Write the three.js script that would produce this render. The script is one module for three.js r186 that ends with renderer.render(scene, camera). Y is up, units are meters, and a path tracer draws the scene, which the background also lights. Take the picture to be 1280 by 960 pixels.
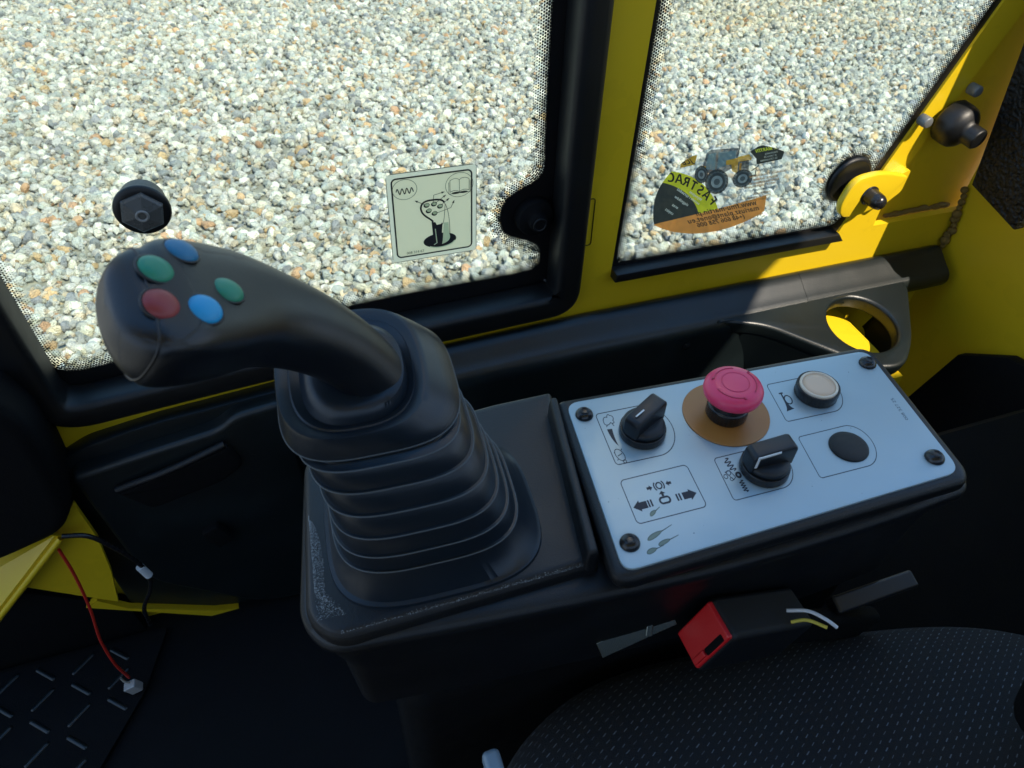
import * as THREE from 'three';
import { mergeGeometries, mergeVertices, toCreasedNormals } from 'three/addons/utils/BufferGeometryUtils.js';
import { RoundedBoxGeometry } from 'three/addons/geometries/RoundedBoxGeometry.js';

// ---------------------------------------------------------------- camera, sky, sun, exposure
// Cab coordinates are measured from the driver's eye, E metres above the ground.
const E = 2.2;
const scene = new THREE.Scene();
const camera = new THREE.PerspectiveCamera(56.68, 4 / 3, 0.02, 200);
camera.matrixAutoUpdate = true;
camera.position.set(0, E, 0);
camera.quaternion.setFromRotationMatrix(new THREE.Matrix4().makeBasis(
  new THREE.Vector3(0.94379707, 0.03947177, 0.32816014),
  new THREE.Vector3(0.20441478, 0.71049187, -0.67336164),
  new THREE.Vector3(-0.25973389, 0.70259752, 0.66249153)));
camera.focus = 0.6; camera.userData.fStop = 22;
scene.add(camera);

const SUN_AZ = 65 * Math.PI / 180, SUN_EL = 54 * Math.PI / 180;       // azimuth from +x towards +z
const sunDir = new THREE.Vector3(Math.cos(SUN_EL) * Math.cos(SUN_AZ), Math.sin(SUN_EL), Math.cos(SUN_EL) * Math.sin(SUN_AZ));
{
  const w = 256, h = 128, d = new Float32Array(w * h * 4);
  for (let j = 0; j < h; j++) for (let i = 0; i < w; i++) {
    const el = ((j + 0.5) / h - 0.5) * Math.PI, s = Math.max(0, Math.sin(el)), k = Math.pow(s, 0.55);
    const o = (j * w + i) * 4;
    const hor = [0.86, 1.02, 1.16], zen = [0.13, 0.38, 0.86];
    for (let c = 0; c < 3; c++) d[o + c] = (hor[c] * (1 - k) + zen[c] * k) * 0.9;
    d[o + 3] = 1;
  }
  const sky = new THREE.DataTexture(d, w, h, THREE.RGBAFormat, THREE.FloatType);
  sky.mapping = THREE.EquirectangularReflectionMapping; sky.magFilter = THREE.LinearFilter; sky.needsUpdate = true;
  scene.background = sky; scene.environment = sky;
}
const sun = new THREE.DirectionalLight(0xfff1dc, 5.0);
sun.position.copy(sunDir).multiplyScalar(12).add(new THREE.Vector3(1, 0, -2));
sun.target.position.set(1, 0, -2);
sun.castShadow = true; sun.shadow.mapSize.set(4096, 4096);
Object.assign(sun.shadow.camera, { left: -9, right: 9, top: 9, bottom: -9, near: 0.5, far: 40 });
scene.add(sun, sun.target);

const renderer = new THREE.WebGLRenderer({ antialias: true });
renderer.toneMapping = THREE.LinearToneMapping;
renderer.toneMappingExposure = 1.55;
renderer.outputColorSpace = THREE.SRGBColorSpace;
renderer.shadowMap.enabled = true;
renderer.setSize(1024, 768);

// ---------------------------------------------------------------- helpers
let seed = 12345;
const rnd = () => { seed = (seed * 1664525 + 1013904223) >>> 0; return seed / 4294967296; };
const V = (x, y, z) => new THREE.Vector3(x, y, z);
const used = new Map();
function numbered(name) { const n = used.get(name) ?? 0; used.set(name, n + 1); return n ? name + '_' + String(n).padStart(3, '0') : name; }
function thing(name, label, category, pos = [0, 0, 0], group) {
  const o = new THREE.Group(); o.name = numbered(name); o.position.set(...pos); scene.add(o);
  o.userData = { label, category }; if (group) o.userData.group = group;
  return o;
}
function part(name, geo, mat, parent, label) {
  const m = new THREE.Mesh(Array.isArray(geo) ? merge(geo) : geo, mat); m.name = name; m.castShadow = m.receiveShadow = true;
  if (label) m.userData.label = label;
  parent.add(m); return m;
}
function merge(list) {
  return mergeGeometries(list.map((g) => { const q = g.index ? g.toNonIndexed() : g.clone(); for (const k of Object.keys(q.attributes)) if (!['position', 'normal', 'uv'].includes(k)) q.deleteAttribute(k); if (!q.attributes.uv) boxUV(q); return q; }));
}
function boxUV(g) {                                                    // uv in metres by the dominant axis of the normal
  const p = g.attributes.position, n = g.attributes.normal, uv = new Float32Array(p.count * 2);
  for (let i = 0; i < p.count; i++) {
    const ax = Math.abs(n.getX(i)), ay = Math.abs(n.getY(i)), az = Math.abs(n.getZ(i));
    const [a, b] = ax > ay && ax > az ? [p.getZ(i), p.getY(i)] : ay > az ? [p.getX(i), p.getZ(i)] : [p.getX(i), p.getY(i)];
    uv[2 * i] = a; uv[2 * i + 1] = b;
  }
  g.setAttribute('uv', new THREE.BufferAttribute(uv, 2)); return g;
}
const crease = (g, a = 0.6) => { const q = toCreasedNormals((g.index ? g.toNonIndexed() : g).scale(2000, 2000, 2000), a); return boxUV(q.scale(1 / 2000, 1 / 2000, 1 / 2000)); };
function loft(rings, { top = true, bottom = true, angle = 0.6 } = {}) { // rings: arrays of Vector3 with equal counts
  const n = rings[0].length, pos = [], idx = [];
  for (const r of rings) for (const p of r) pos.push(p.x, p.y, p.z);
  for (let k = 0; k < rings.length - 1; k++) for (let i = 0; i < n; i++) {
    const a = k * n + i, b = k * n + (i + 1) % n, c = a + n, d = b + n;
    idx.push(a, b, d, a, d, c);
  }
  const cap = (k, flip) => {
    const c = rings[k].reduce((s, p) => s.add(p), V(0, 0, 0)).multiplyScalar(1 / n), ci = pos.length / 3; pos.push(c.x, c.y, c.z);
    for (let i = 0; i < n; i++) { const a = k * n + i, b = k * n + (i + 1) % n; flip ? idx.push(ci, b, a) : idx.push(ci, a, b); }
  };
  if (bottom) cap(0, true);
  if (top) cap(rings.length - 1, false);
  const g = new THREE.BufferGeometry(); g.setAttribute('position', new THREE.Float32BufferAttribute(pos, 3)); g.setIndex(idx);
  let vol = 0; const A = V(), B = V(), C = V(), at = (v, i) => v.set(pos[3 * i], pos[3 * i + 1], pos[3 * i + 2]);
  for (let i = 0; i < idx.length; i += 3) vol += at(A, idx[i]).dot(at(B, idx[i + 1]).cross(at(C, idx[i + 2])));
  if (vol < 0) { for (let i = 0; i < idx.length; i += 3) [idx[i + 1], idx[i + 2]] = [idx[i + 2], idx[i + 1]]; g.setIndex(idx); }
  g.computeVertexNormals();
  return crease(g, angle);
}
function roundPoly(pts, r, seg = 6) {                                  // pts [[x,y],..], one radius or one each; returns [[x,y],..]
  const out = [], n = pts.length;
  for (let i = 0; i < n; i++) {
    const p = new THREE.Vector2(...pts[i]), a = new THREE.Vector2(...pts[(i + n - 1) % n]), b = new THREE.Vector2(...pts[(i + 1) % n]);
    const R = Array.isArray(r) ? r[i] : r, da = a.clone().sub(p), db = b.clone().sub(p);
    const k = Math.min(R, da.length() * 0.48, db.length() * 0.48), s = p.clone().add(da.setLength(k)), e = p.clone().add(db.setLength(k));
    if (k < 1e-6) { out.push([p.x, p.y]); continue; }
    for (let j = 0; j <= seg; j++) { const t = j / seg, u = 1 - t; out.push([u * u * s.x + 2 * u * t * p.x + t * t * e.x, u * u * s.y + 2 * u * t * p.y + t * t * e.y]); }
  }
  return out;
}
function insetPoly(pts, d) {                                           // counter-clockwise polygon, inward for d > 0
  const n = pts.length, out = [];
  for (let i = 0; i < n; i++) {
    const [ax, ay] = pts[(i + n - 1) % n], [px, py] = pts[i], [bx, by] = pts[(i + 1) % n];
    const l1 = Math.hypot(px - ax, py - ay), l2 = Math.hypot(bx - px, by - py);
    const n1 = [-(py - ay) / l1, (px - ax) / l1], n2 = [-(by - py) / l2, (bx - px) / l2], k = 1 + n1[0] * n2[0] + n1[1] * n2[1];
    out.push([px + (n1[0] + n2[0]) * d / k, py + (n1[1] + n2[1]) * d / k]);
  }
  return out;
}
const shape = (pts) => new THREE.Shape(pts.map(([x, y]) => new THREE.Vector2(x, y)));
const path = (pts) => new THREE.Path(pts.map(([x, y]) => new THREE.Vector2(x, y)));
function extrude(s, depth, bevel = 0, seg = 2, steps = 1) {
  const g = new THREE.ExtrudeGeometry(s, { depth, steps, bevelEnabled: bevel > 0, bevelThickness: bevel, bevelSize: bevel, bevelOffset: -bevel, bevelSegments: seg, curveSegments: 10 });
  g.computeVertexNormals(); return crease(g, 0.7);
}
const lay = (g) => g.rotateX(-Math.PI / 2);                            // a drawing in x, y laid flat: y becomes -z, depth becomes up
const tube = (pts, r, n = 60, rs = 10, closed = false) => new THREE.TubeGeometry(new THREE.CatmullRomCurve3(pts.map((p) => V(...p)), closed, 'centripetal'), n, r, rs, closed);
const lathe = (prof, n = 48) => new THREE.LatheGeometry(prof.map(([r, y]) => new THREE.Vector2(r, y)), n);
const mm = (a) => a.map((p) => p.map((c) => c / 1000));
function ptIn(x, y, pts) { let c = false; for (let i = 0, j = pts.length - 1; i < pts.length; j = i++) { const [xi, yi] = pts[i], [xj, yj] = pts[j]; if ((yi > y) !== (yj > y) && x < (xj - xi) * (y - yi) / (yj - yi) + xi) c = !c; } return c; }
function smooth2(pts, n, closed = true) { const c = new THREE.CatmullRomCurve3(pts.map(([x, y]) => V(x, y, 0)), closed, 'centripetal'); return c.getSpacedPoints(n).slice(0, closed ? n : n + 1).map((p) => [p.x, p.y]); }

// ---------------------------------------------------------------- textures and materials
function noiseTex(size, fn, srgb = false) {
  const d = new Uint8Array(size * size * 4);
  for (let j = 0; j < size; j++) for (let i = 0; i < size; i++) { const v = fn(i / size, j / size), o = (j * size + i) * 4; const a = Array.isArray(v) ? v : [v, v, v]; for (let c = 0; c < 3; c++) d[o + c] = Math.max(0, Math.min(255, a[c] * 255)); d[o + 3] = 255; }
  const t = new THREE.DataTexture(d, size, size); t.wrapS = t.wrapT = THREE.RepeatWrapping; t.magFilter = THREE.LinearFilter; if (srgb) t.colorSpace = THREE.SRGBColorSpace; t.needsUpdate = true; return t;
}
const hash = (x, y, s) => { let h = (x * 374761393 + y * 668265263 + s * 2147483647) | 0; h = Math.imul(h ^ (h >>> 13), 1274126177); return ((h ^ (h >>> 16)) >>> 0) / 4294967296; };
function vn(u, v, f, s) {                                              // tiling value noise with f cells
  const x = u * f, y = v * f, xi = Math.floor(x), yi = Math.floor(y), a = x - xi, b = y - yi, sx = a * a * (3 - 2 * a), sy = b * b * (3 - 2 * b);
  const g = (i, j) => hash(((i % f) + f) % f, ((j % f) + f) % f, s);
  return (g(xi, yi) * (1 - sx) + g(xi + 1, yi) * sx) * (1 - sy) + (g(xi, yi + 1) * (1 - sx) + g(xi + 1, yi + 1) * sx) * sy;
}
const fbm = (u, v, f, s, o = 4) => { let t = 0, w = 0, a = 1; for (let k = 0; k < o; k++) { t += a * vn(u, v, f << k, s + k); w += a; a *= 0.5; } return t / w; };
const rep = (t, m) => { const q = t.clone(); q.repeat.set(1 / m, 1 / m); q.needsUpdate = true; return q; };
const grainTex = noiseTex(256, (u, v) => 0.6 * vn(u, v, 64, 3) + 0.4 * vn(u, v, 128, 9));
const softTex = noiseTex(512, (u, v) => fbm(u, v, 4, 21, 6));
const dustTex = noiseTex(512, (u, v) => { const a = fbm(u, v, 5, 5, 5), b = vn(u, v, 256, 8), k = Math.max(0, a - 0.45) * 1.6; const s = b > 0.86 ? 0.35 * k * 3 : 0; return [0.30 + 0.25 * k + s, 0.32 + 0.26 * k + s, 0.34 + 0.27 * k + s].map((c) => c); }, false);
const roughTex = noiseTex(512, (u, v) => { const k = 0.75 + 0.25 * fbm(u, v, 6, 77, 5); return [k, k, k]; });
const yellowTex = noiseTex(512, (u, v) => { const k = 0.94 + 0.06 * fbm(u, v, 4, 31, 5), s = fbm(u, v, 12, 55, 4), d = s > 0.66 ? 0.96 : 1; return [k * d, k * d, k * d]; });
const M = {};
const std = (o) => new THREE.MeshStandardMaterial(o), phy = (o) => new THREE.MeshPhysicalMaterial(o);
const lin = (r, g, b) => new THREE.Color().setRGB(r, g, b);
M.yellow = phy({ color: lin(0.70, 0.49, 0.012), roughness: 0.42, map: rep(yellowTex, 0.35), roughnessMap: rep(roughTex, 0.3), bumpMap: rep(softTex, 0.05), bumpScale: 0.00015, clearcoat: 0.25, clearcoatRoughness: 0.3 });
M.plastic = std({ color: lin(0.007, 0.010, 0.014), roughness: 0.5, map: rep(dustTex, 0.16), roughnessMap: rep(roughTex, 0.12), bumpMap: rep(grainTex, 0.035), bumpScale: 0.00012 });
M.trim = std({ color: lin(0.018, 0.028, 0.030), roughness: 0.4, map: rep(dustTex, 0.23), roughnessMap: rep(roughTex, 0.2), bumpMap: rep(grainTex, 0.05), bumpScale: 0.00007 });
M.dark = phy({ color: lin(0.003, 0.0036, 0.0045), specularIntensity: 0.3, roughness: 0.85, roughnessMap: rep(roughTex, 0.2), bumpMap: rep(grainTex, 0.06), bumpScale: 0.0002 });
M.rubber = std({ color: lin(0.005, 0.0055, 0.006), roughness: 0.5, roughnessMap: rep(roughTex, 0.1), bumpMap: rep(softTex, 0.03), bumpScale: 0.0001 });
M.boot = std({ color: lin(0.0045, 0.010, 0.017), roughness: 0.42, roughnessMap: rep(roughTex, 0.06), bumpMap: rep(softTex, 0.03), bumpScale: 0.00008 });
M.grip = std({ color: lin(0.004, 0.006, 0.009), roughness: 0.42, roughnessMap: rep(roughTex, 0.05), bumpMap: rep(grainTex, 0.02), bumpScale: 0.00004 });
M.gloss = std({ color: lin(0.01, 0.01, 0.011), roughness: 0.3, roughnessMap: rep(roughTex, 0.03) });
M.frit = std({ color: lin(0.006, 0.006, 0.007), roughness: 0.35, side: THREE.DoubleSide });
M.glass = phy({ color: lin(0.86, 0.97, 0.89), roughness: 0.0, transmission: 1, thickness: 0, ior: 1.5, side: THREE.DoubleSide });
M.steel = std({ color: lin(0.45, 0.45, 0.42), roughness: 0.38, metalness: 0.9, roughnessMap: rep(roughTex, 0.05) });
M.greySteel = std({ color: lin(0.16, 0.17, 0.17), roughness: 0.55, metalness: 0.3, roughnessMap: rep(roughTex, 0.05) });
M.rust = std({ color: lin(0.24, 0.155, 0.03), roughness: 0.8, bumpMap: rep(grainTex, 0.03), bumpScale: 0.0005 });
const plain = (r, g, b, rough = 0.5) => std({ color: lin(r, g, b), roughness: rough, roughnessMap: rep(roughTex, 0.03) });

// ---------------------------------------------------------------- the ground outside
{
  const tex = noiseTex(1024, (u, v) => { const a = vn(u, v, 128, 2), b = vn(u, v, 64, 4), k = 0.35 + 0.5 * a * b + 0.15 * fbm(u, v, 16, 6, 3); return [k * 0.98, k, k * 0.93]; }, false);
  const m = std({ color: lin(0.42, 0.42, 0.38), roughness: 0.95, map: rep(tex, 2.4), bumpMap: rep(tex, 2.4), bumpScale: 0.01 });
  const g = new THREE.PlaneGeometry(160, 160, 1, 1).rotateX(-Math.PI / 2);
  for (let i = 0; i < 4; i++) g.attributes.uv.setXY(i, g.attributes.uv.getX(i) * 160, g.attributes.uv.getY(i) * 160);
  const o = part('ground', g, m, scene); o.userData.kind = 'structure';

  const gravel = new THREE.Group(); gravel.name = 'gravel'; scene.add(gravel);
  gravel.userData = { label: 'pale crushed gravel of grey, white and ochre stones outside the windows', category: 'gravel', kind: 'stuff' };
  const cols = [[0.56, 0.565, 0.50, 24], [0.72, 0.71, 0.63, 25], [0.44, 0.46, 0.425, 19], [0.28, 0.30, 0.305, 11], [0.64, 0.55, 0.40, 12], [0.56, 0.40, 0.22, 5], [0.54, 0.34, 0.20, 2.6], [0.48, 0.515, 0.47, 18], [0.66, 0.64, 0.53, 18]];
  const tot = cols.reduce((s, c) => s + c[3], 0);
  const variants = [];
  for (let k = 0; k < 5; k++) {
    const q = mergeVertices(new THREE.IcosahedronGeometry(1, k < 3 ? 1 : 2).deleteAttribute('normal').deleteAttribute('uv')), p = q.attributes.position;
    const planes = []; for (let i = 0; i < 9; i++) { const d = V(rnd() - 0.5, rnd() - 0.5, rnd() - 0.5).normalize(); planes.push([d, 0.62 + 0.3 * rnd()]); }
    for (let i = 0; i < p.count; i++) { const a = V().fromBufferAttribute(p, i).multiplyScalar(0.9 + 0.2 * rnd()); for (const [d, w] of planes) { const e = a.dot(d) - w; if (e > 0) a.addScaledVector(d, -e); } p.setXYZ(i, a.x, a.y, a.z); }
    q.computeVertexNormals(); variants.push(crease(q, k < 2 ? 0.35 : 0.7));
  }
  const bump = rep(softTex, 1);
  const lists = variants.map(() => []);
  let guard = 0, count = 0;
  while (count < 118000 && guard++ < 900000) {
    const z = -1.45 - 7.6 * Math.pow(rnd(), 0.85), t = (-z - 1.45) / 7.6, x0 = -1.1 - 1.9 * t, x1 = 3.4 + 8.2 * t, x = -3 + 14.7 * rnd();
    if (x < x0 || x > x1) continue;
    lists[Math.floor(rnd() * variants.length)].push([x, z]); count++;
  }
  const d = new THREE.Object3D(), col = new THREE.Color();
  lists.forEach((list, k) => {
    const im = new THREE.InstancedMesh(variants[k], std({ color: 0xffffff, roughness: 0.85, bumpMap: bump, bumpScale: 0.02 }), list.length);
    im.name = 'gravel_stone'; im.castShadow = im.receiveShadow = true; im.userData.kind = 'stuff';
    list.forEach(([x, z], i) => {
      const s = 0.010 + 0.026 * Math.pow(rnd(), 2.1);
      d.position.set(x, 0.004 + rnd() * 0.022, z); d.rotation.set(rnd() * 6.28, rnd() * 6.28, rnd() * 6.28);
      d.scale.set(s * (0.85 + 0.6 * rnd()), s * (0.55 + 0.45 * rnd()), s * (0.8 + 0.4 * rnd())); d.updateMatrix(); im.setMatrixAt(i, d.matrix);
      let r = rnd() * tot, c = cols[0]; for (const q of cols) { r -= q[3]; if (r <= 0) { c = q; break; } }
      const pt = fbm(x / 9 + 3, z / 9 + 5, 3, 41, 4), w = Math.max(0, pt - 0.52) * 2.4, v = (0.8 + 0.4 * rnd()) * (0.93 + 0.35 * (fbm(x / 7 + 9, z / 7 + 2, 4, 57, 3) - 0.45));
      col.setRGB(c[0] * v, c[1] * v * (0.97 + 0.06 * rnd()) * (1 - 0.12 * w), c[2] * v * (1 - 0.34 * w)); im.setColorAt(i, col);
    });
    gravel.add(im);
  });
}

// ---------------------------------------------------------------- cab frame
const WZ = -0.55;                                                      // inner face of the side wall
const glassL = smooth2(mm([[240, 400], [240, 380], [240, 200], [240, 0], [240, -100], [240, -174], [243, -300], [244, -325], [236, -337], [221, -344], [207, -353], [203, -362], [203, -380], [208, -390], [218, -395], [238, -405], [246, -415], [247, -428], [243, -437], [230, -440], [93, -443], [-38, -452], [-168, -462], [-200, -464], [-218, -459], [-225, -440], [-227, -405], [-227, -377], [-227, -200], [-227, 0], [-227, 200], [-227, 380], [-227, 400], [-212, 420], [-190, 424], [0, 424], [200, 424], [226, 420]]), 700);
const sealOut = roundPoly(mm([[279, 460], [279, -120], [284, -484], [-36, -495], [-246, -511], [-248, -300], [-248, 460]]), mm([[60, 40, 34, 60, 50, 60, 60]])[0], 10);
const winR = roundPoly(mm([[327, -437], [612, -438], [917, 420], [327, 420]]), mm([[3, 12, 20, 20]])[0], 6);
const winRout = roundPoly(mm([[322, -451], [616, -451], [930, 432], [322, 432]]), mm([[3, 6, 20, 20]])[0], 6);
const cab = thing('cab_frame', 'yellow painted steel cab frame with pillar between the two side windows', 'cab', [0, E, 0]);
{
  const s = shape(mm([[-290, 560], [-290, -560], [-750, -560], [-750, -870], [840, -870], [840, -447], [668, -447], [667, -400], [716, -267], [1060, 560]]));
  s.holes.push(path(sealOut), path(winRout));
  part('side_panel', extrude(s, 0.009, 0).translate(0, 0, WZ - 0.009), M.yellow, cab);
  // lengthwise slot in the pillar
  const slot = roundPoly(mm([[-4, -27], [4, -27], [4, 27], [-4, 27]]), 0.004, 6), ss = shape(slot); ss.holes.push(path(insetPoly(roundPoly(mm([[-4, -27], [4, -27], [4, 27], [-4, 27]]), 0.004, 6), 0.0009)));
  part('slot_edge', extrude(ss, 0.0008).rotateZ(0.03).translate(0.2885, -0.379, WZ), plain(0.03, 0.025, 0.004), cab);
  // recessed plate behind the rear pillar, rear wall, roof
  part('corner_plate', extrude(shape(mm([[655, -460], [850, -460], [1100, 560], [1000, 560]])), 0.012).translate(0, 0, WZ - 0.03), M.yellow, cab);
  part('rear_wall', extrude(shape([[0.556, -0.87], [0.556, 0.10], [0.42, 0.10], [0.40, -0.25], [-0.85, -0.25], [-0.85, -0.87]]), 0.03).rotateY(Math.PI / 2).translate(0.80, 0, 0), M.yellow, cab);  // top beyond the view shaped to keep sun off sill end and corner plate
  part('sun_cut_roof', lay(extrude(shape([[-1.25, 0.12], [0.88, 0.12], [0.89, -0.15], [0.83, -0.24], [0.79, -0.38], [1.6, -0.42], [1.6, -0.85], [-1.25, -0.85]]), 0.04, 0.01)).translate(0, 0.62, 0), M.yellow, cab);  // out of view; outline notched to shape the sun patch and admit sky
  part('near_light_blocker', extrude(shape([[-1.25, -0.87], [1.6, -0.87], [1.6, 0.05], [-1.25, 0.05]]), 0.03).translate(0, 0, 0.85), M.dark, cab);  // unseen wall added to cut side light, dark to limit yellow bounce
  part('wheel_box', extrude(shape([[0.405, -0.60], [0.553, -0.60], [0.553, -0.552], [0.405, -0.556]]), 0.07, 0).rotateY(Math.PI / 2).translate(0.575, 0, 0), M.yellow, cab);
  // weld bead where wall, plate and sill meet
  const w = []; for (let i = 0; i < 16; i++) { const t = i / 15; w.push(new THREE.IcosahedronGeometry(0.003 + 0.003 * rnd(), 1).translate(0.797 - 0.003 * rnd(), -0.53 + 0.11 * t, WZ + 0.004 - 0.02 * (t > 0.6 ? t - 0.6 : 0) + 0.003 * rnd())); }
  part('weld_bead', w, M.rust, cab);
  const w2 = []; for (let i = 0; i < 14; i++) w2.push(new THREE.IcosahedronGeometry(0.0026 + 0.0014 * rnd(), 1).scale(2, 1, 1).translate(0.70 + 0.007 * i, -0.4475 + 0.002 * rnd(), WZ - 0.015));
  part('weld_bead', w2, M.rust, cab);
  // tab that clamps the rear window, with its cap nut
  const tab = shape(roundPoly(mm([[583, -396], [590, -366], [625, -362], [664, -372], [640, -405], [612, -414], [590, -412]]), mm([[16, 22, 14, 4, 10, 12, 14]])[0], 6));
  const tb = part('window_tab', extrude(tab, 0.006, 0.0015).translate(0, 0, WZ + 0.012), M.yellow, cab, 'rounded yellow steel tab clamping the rear window corner');
  part('cap_nut', lathe(mm([[0, 24], [4, 23.4], [7, 21], [8.6, 17], [9, 12], [9, 3], [11, 2.6], [11, 0], [0, 0]])).rotateX(Math.PI / 2).translate(0.618, -0.388, WZ + 0.018), M.gloss, tb, 'black domed plastic cap nut');
  part('tab_block', extrude(shape(roundPoly(mm([[636, -402], [652, -376], [672, -368], [672, -395], [652, -412]]), 0.004)), 0.012).translate(0, 0, WZ), M.yellow, tb);
}
function dots(contour, z, closedTop, rows = 8, pitch = 0.0025) {       // printed dots fading inward from the edge
  const pos = [], n = contour.length;
  const len = [0]; for (let i = 0; i < n; i++) { const a = contour[i], b = contour[(i + 1) % n]; len.push(len[i] + Math.hypot(b[0] - a[0], b[1] - a[1])); }
  const total = len[n], N = Math.floor(total / pitch);
  let seg = 0;
  for (let k = 0; k < N; k++) {
    for (let r = 0; r < rows; r++) {
      const s = ((k + (r % 2 ? 0.5 : 0)) / N) * total; if (r === 0) { while (len[seg + 1] < s) seg++; }
      let q = seg; while (q < n - 1 && len[q + 1] < s) q++;
      const a = contour[q], b = contour[(q + 1) % n], L = len[q + 1] - len[q] || 1, t = (s - len[q]) / L;
      const tx = (b[0] - a[0]) / L, ty = (b[1] - a[1]) / L, nx = -ty, ny = tx, off = 0.0006 + r * pitch * 0.86;
      const x = a[0] + (b[0] - a[0]) * t + nx * off, y = a[1] + (b[1] - a[1]) * t + ny * off, R = 0.00124 * (1 - r / rows) + 0.00016;
      if (y > closedTop) continue;
      for (let j = 0; j < 6; j++) { const u = j / 6 * Math.PI * 2, w = (j + 1) / 6 * Math.PI * 2; pos.push(x, y, z, x + R * Math.cos(u), y + R * Math.sin(u), z, x + R * Math.cos(w), y + R * Math.sin(w), z); }
    }
  }
  const g = new THREE.BufferGeometry(); g.setAttribute('position', new THREE.Float32BufferAttribute(pos, 3)); g.computeVertexNormals(); return boxUV(g);
}
const area = (p) => p.reduce((s, a, i) => { const b = p[(i + 1) % p.length]; return s + a[0] * b[1] - b[0] * a[1]; }, 0);
const ccw = (p) => area(p) < 0 ? p.slice().reverse() : p;

// ---------------------------------------------------------------- the two windows
{
  const win = thing('side_window', 'large side window with rounded corners and thick black rubber seal, left of the pillar', 'window', [0, E, WZ]);
  const gz = -0.02, gl = ccw(glassL);
  const seal = shape(sealOut); const inner = insetPoly(ccw(sealOut), 0.0285).map(([x, y]) => [x, y]); seal.holes.push(path(inner));
  part('rubber_seal', extrude(seal, 0.022, 0.007, 3).translate(0, 0, -0.015), M.rubber, win);
  const lipA = insetPoly(ccw(sealOut), 0.020), lip = shape(lipA); lip.holes.push(path(insetPoly(ccw(sealOut), 0.0265)));
  part('seal_lip', extrude(lip, 0.006, 0.0015).translate(0, 0, 0.005), M.rubber, win);
  part('glass_pane', new THREE.ShapeGeometry(shape(insetPoly(ccw(sealOut), 0.012))).translate(0, 0, gz), M.glass, win);
  const fr = shape(insetPoly(ccw(sealOut), 0.0125)); fr.holes.push(path(gl));
  part('printed_border', boxUV(new THREE.ShapeGeometry(fr)).translate(0, 0, gz + 0.0006), M.frit, win);
  const dm = part('printed_dots', dots(gl, gz + 0.0006, 0.16), M.frit, win); dm.userData.kind = 'stuff';
  // latch boss in the notch of the border, and the hinge stud with its hexagonal cap
  part('latch_boss', lathe(mm([[0, 20], [7, 20], [9, 18.5], [9.5, 12], [17, 11], [19, 8], [20, 0], [0, 0]])).rotateX(Math.PI / 2).translate(0.235, -0.372, gz + 0.001), M.dark, win, 'dark round latch boss in the notch of the black border');
  part('latch_ring', new THREE.TorusGeometry(0.0062, 0.0009, 8, 32).translate(0.235, -0.372, gz + 0.0215), M.plastic, win);
  const st = part('hinge_stud', lathe(mm([[0, 24], [16, 24], [19.6, 23], [20.6, 21], [20.4, 18.6], [18.6, 17.6], [18.2, 15], [16.4, 3], [15, 0], [0, 0]])).rotateX(Math.PI / 2).translate(-0.099, -0.302, gz + 0.001), M.rubber, win, 'black round window stud with a hexagonal cap');
  const hx = []; const R6 = (r, h, n = 6) => [...Array(n)].map((_, i) => V(r * Math.cos(i / n * 6.2832 + 0.3), r * Math.sin(i / n * 6.2832 + 0.3), h));
  part('hexagon_cap', loft([R6(0.0168, 0), R6(0.0168, 0.002), R6(0.015, 0.0035), R6(0.0055, 0.0062)], { angle: 0.2 }).translate(-0.099, -0.302, gz + 0.0248), plain(0.09, 0.093, 0.09, 0.32), st);
  part('centre_ring', new THREE.TorusGeometry(0.0040, 0.0011, 10, 32).translate(-0.099, -0.302, gz + 0.0312), plain(0.22, 0.22, 0.21, 0.35), st);
}
{
  const win = thing('rear_window', 'slanted rear side window with a thin black border, right of the yellow pillar', 'window', [0, E, WZ]);
  const gz = -0.0035, o = ccw(winRout), gl = ccw(winR);
  part('glass_pane', new THREE.ShapeGeometry(shape(o)).translate(0, 0, gz), M.glass, win);
  const fr = shape(o); fr.holes.push(path(gl));
  part('printed_border', boxUV(new THREE.ShapeGeometry(fr)).translate(0, 0, gz + 0.0006), M.frit, win);
  const rb = shape(mm([[322, -451], [616, -451], [607, -440.5], [322, -440.5]]));
  part('rubber_strip', extrude(rb, 0.014, 0.002).translate(0, 0, gz + 0.001), M.rubber, win);
  const dense = []; for (let i = 0; i < gl.length; i++) { const a = gl[i], b = gl[(i + 1) % gl.length], n = Math.max(1, Math.round(Math.hypot(b[0] - a[0], b[1] - a[1]) / 0.01)); for (let k = 0; k < n; k++) dense.push([a[0] + (b[0] - a[0]) * k / n, a[1] + (b[1] - a[1]) * k / n]); }
  const dm = part('printed_dots', dots(dense, gz + 0.0006, 0.16), M.frit, win); dm.userData.kind = 'stuff';
  part('rubber_disc', lathe(mm([[0, 6], [23, 6], [26, 4.5], [27, 0], [0, 0]])).rotateX(Math.PI / 2).translate(0.601, -0.377, gz + 0.001), M.rubber, win, 'black round rubber pad under the yellow window tab');
  const ring = [...Array(72)].map((_, i) => [0.601 + 0.027 * Math.cos(-i / 72 * 6.2832), -0.377 + 0.027 * Math.sin(-i / 72 * 6.2832)]);
  const dd = part('printed_dots', dots(ring, gz + 0.0008, 0.2, 6), M.frit, win); dd.userData.kind = 'stuff';
  part('pane_stop', lathe(mm([[0, 14], [13, 14], [13, 0], [0, 0]])).rotateX(Math.PI / 2).translate(0.606, -0.384, gz + 0.005), M.rubber, win);
}

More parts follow.
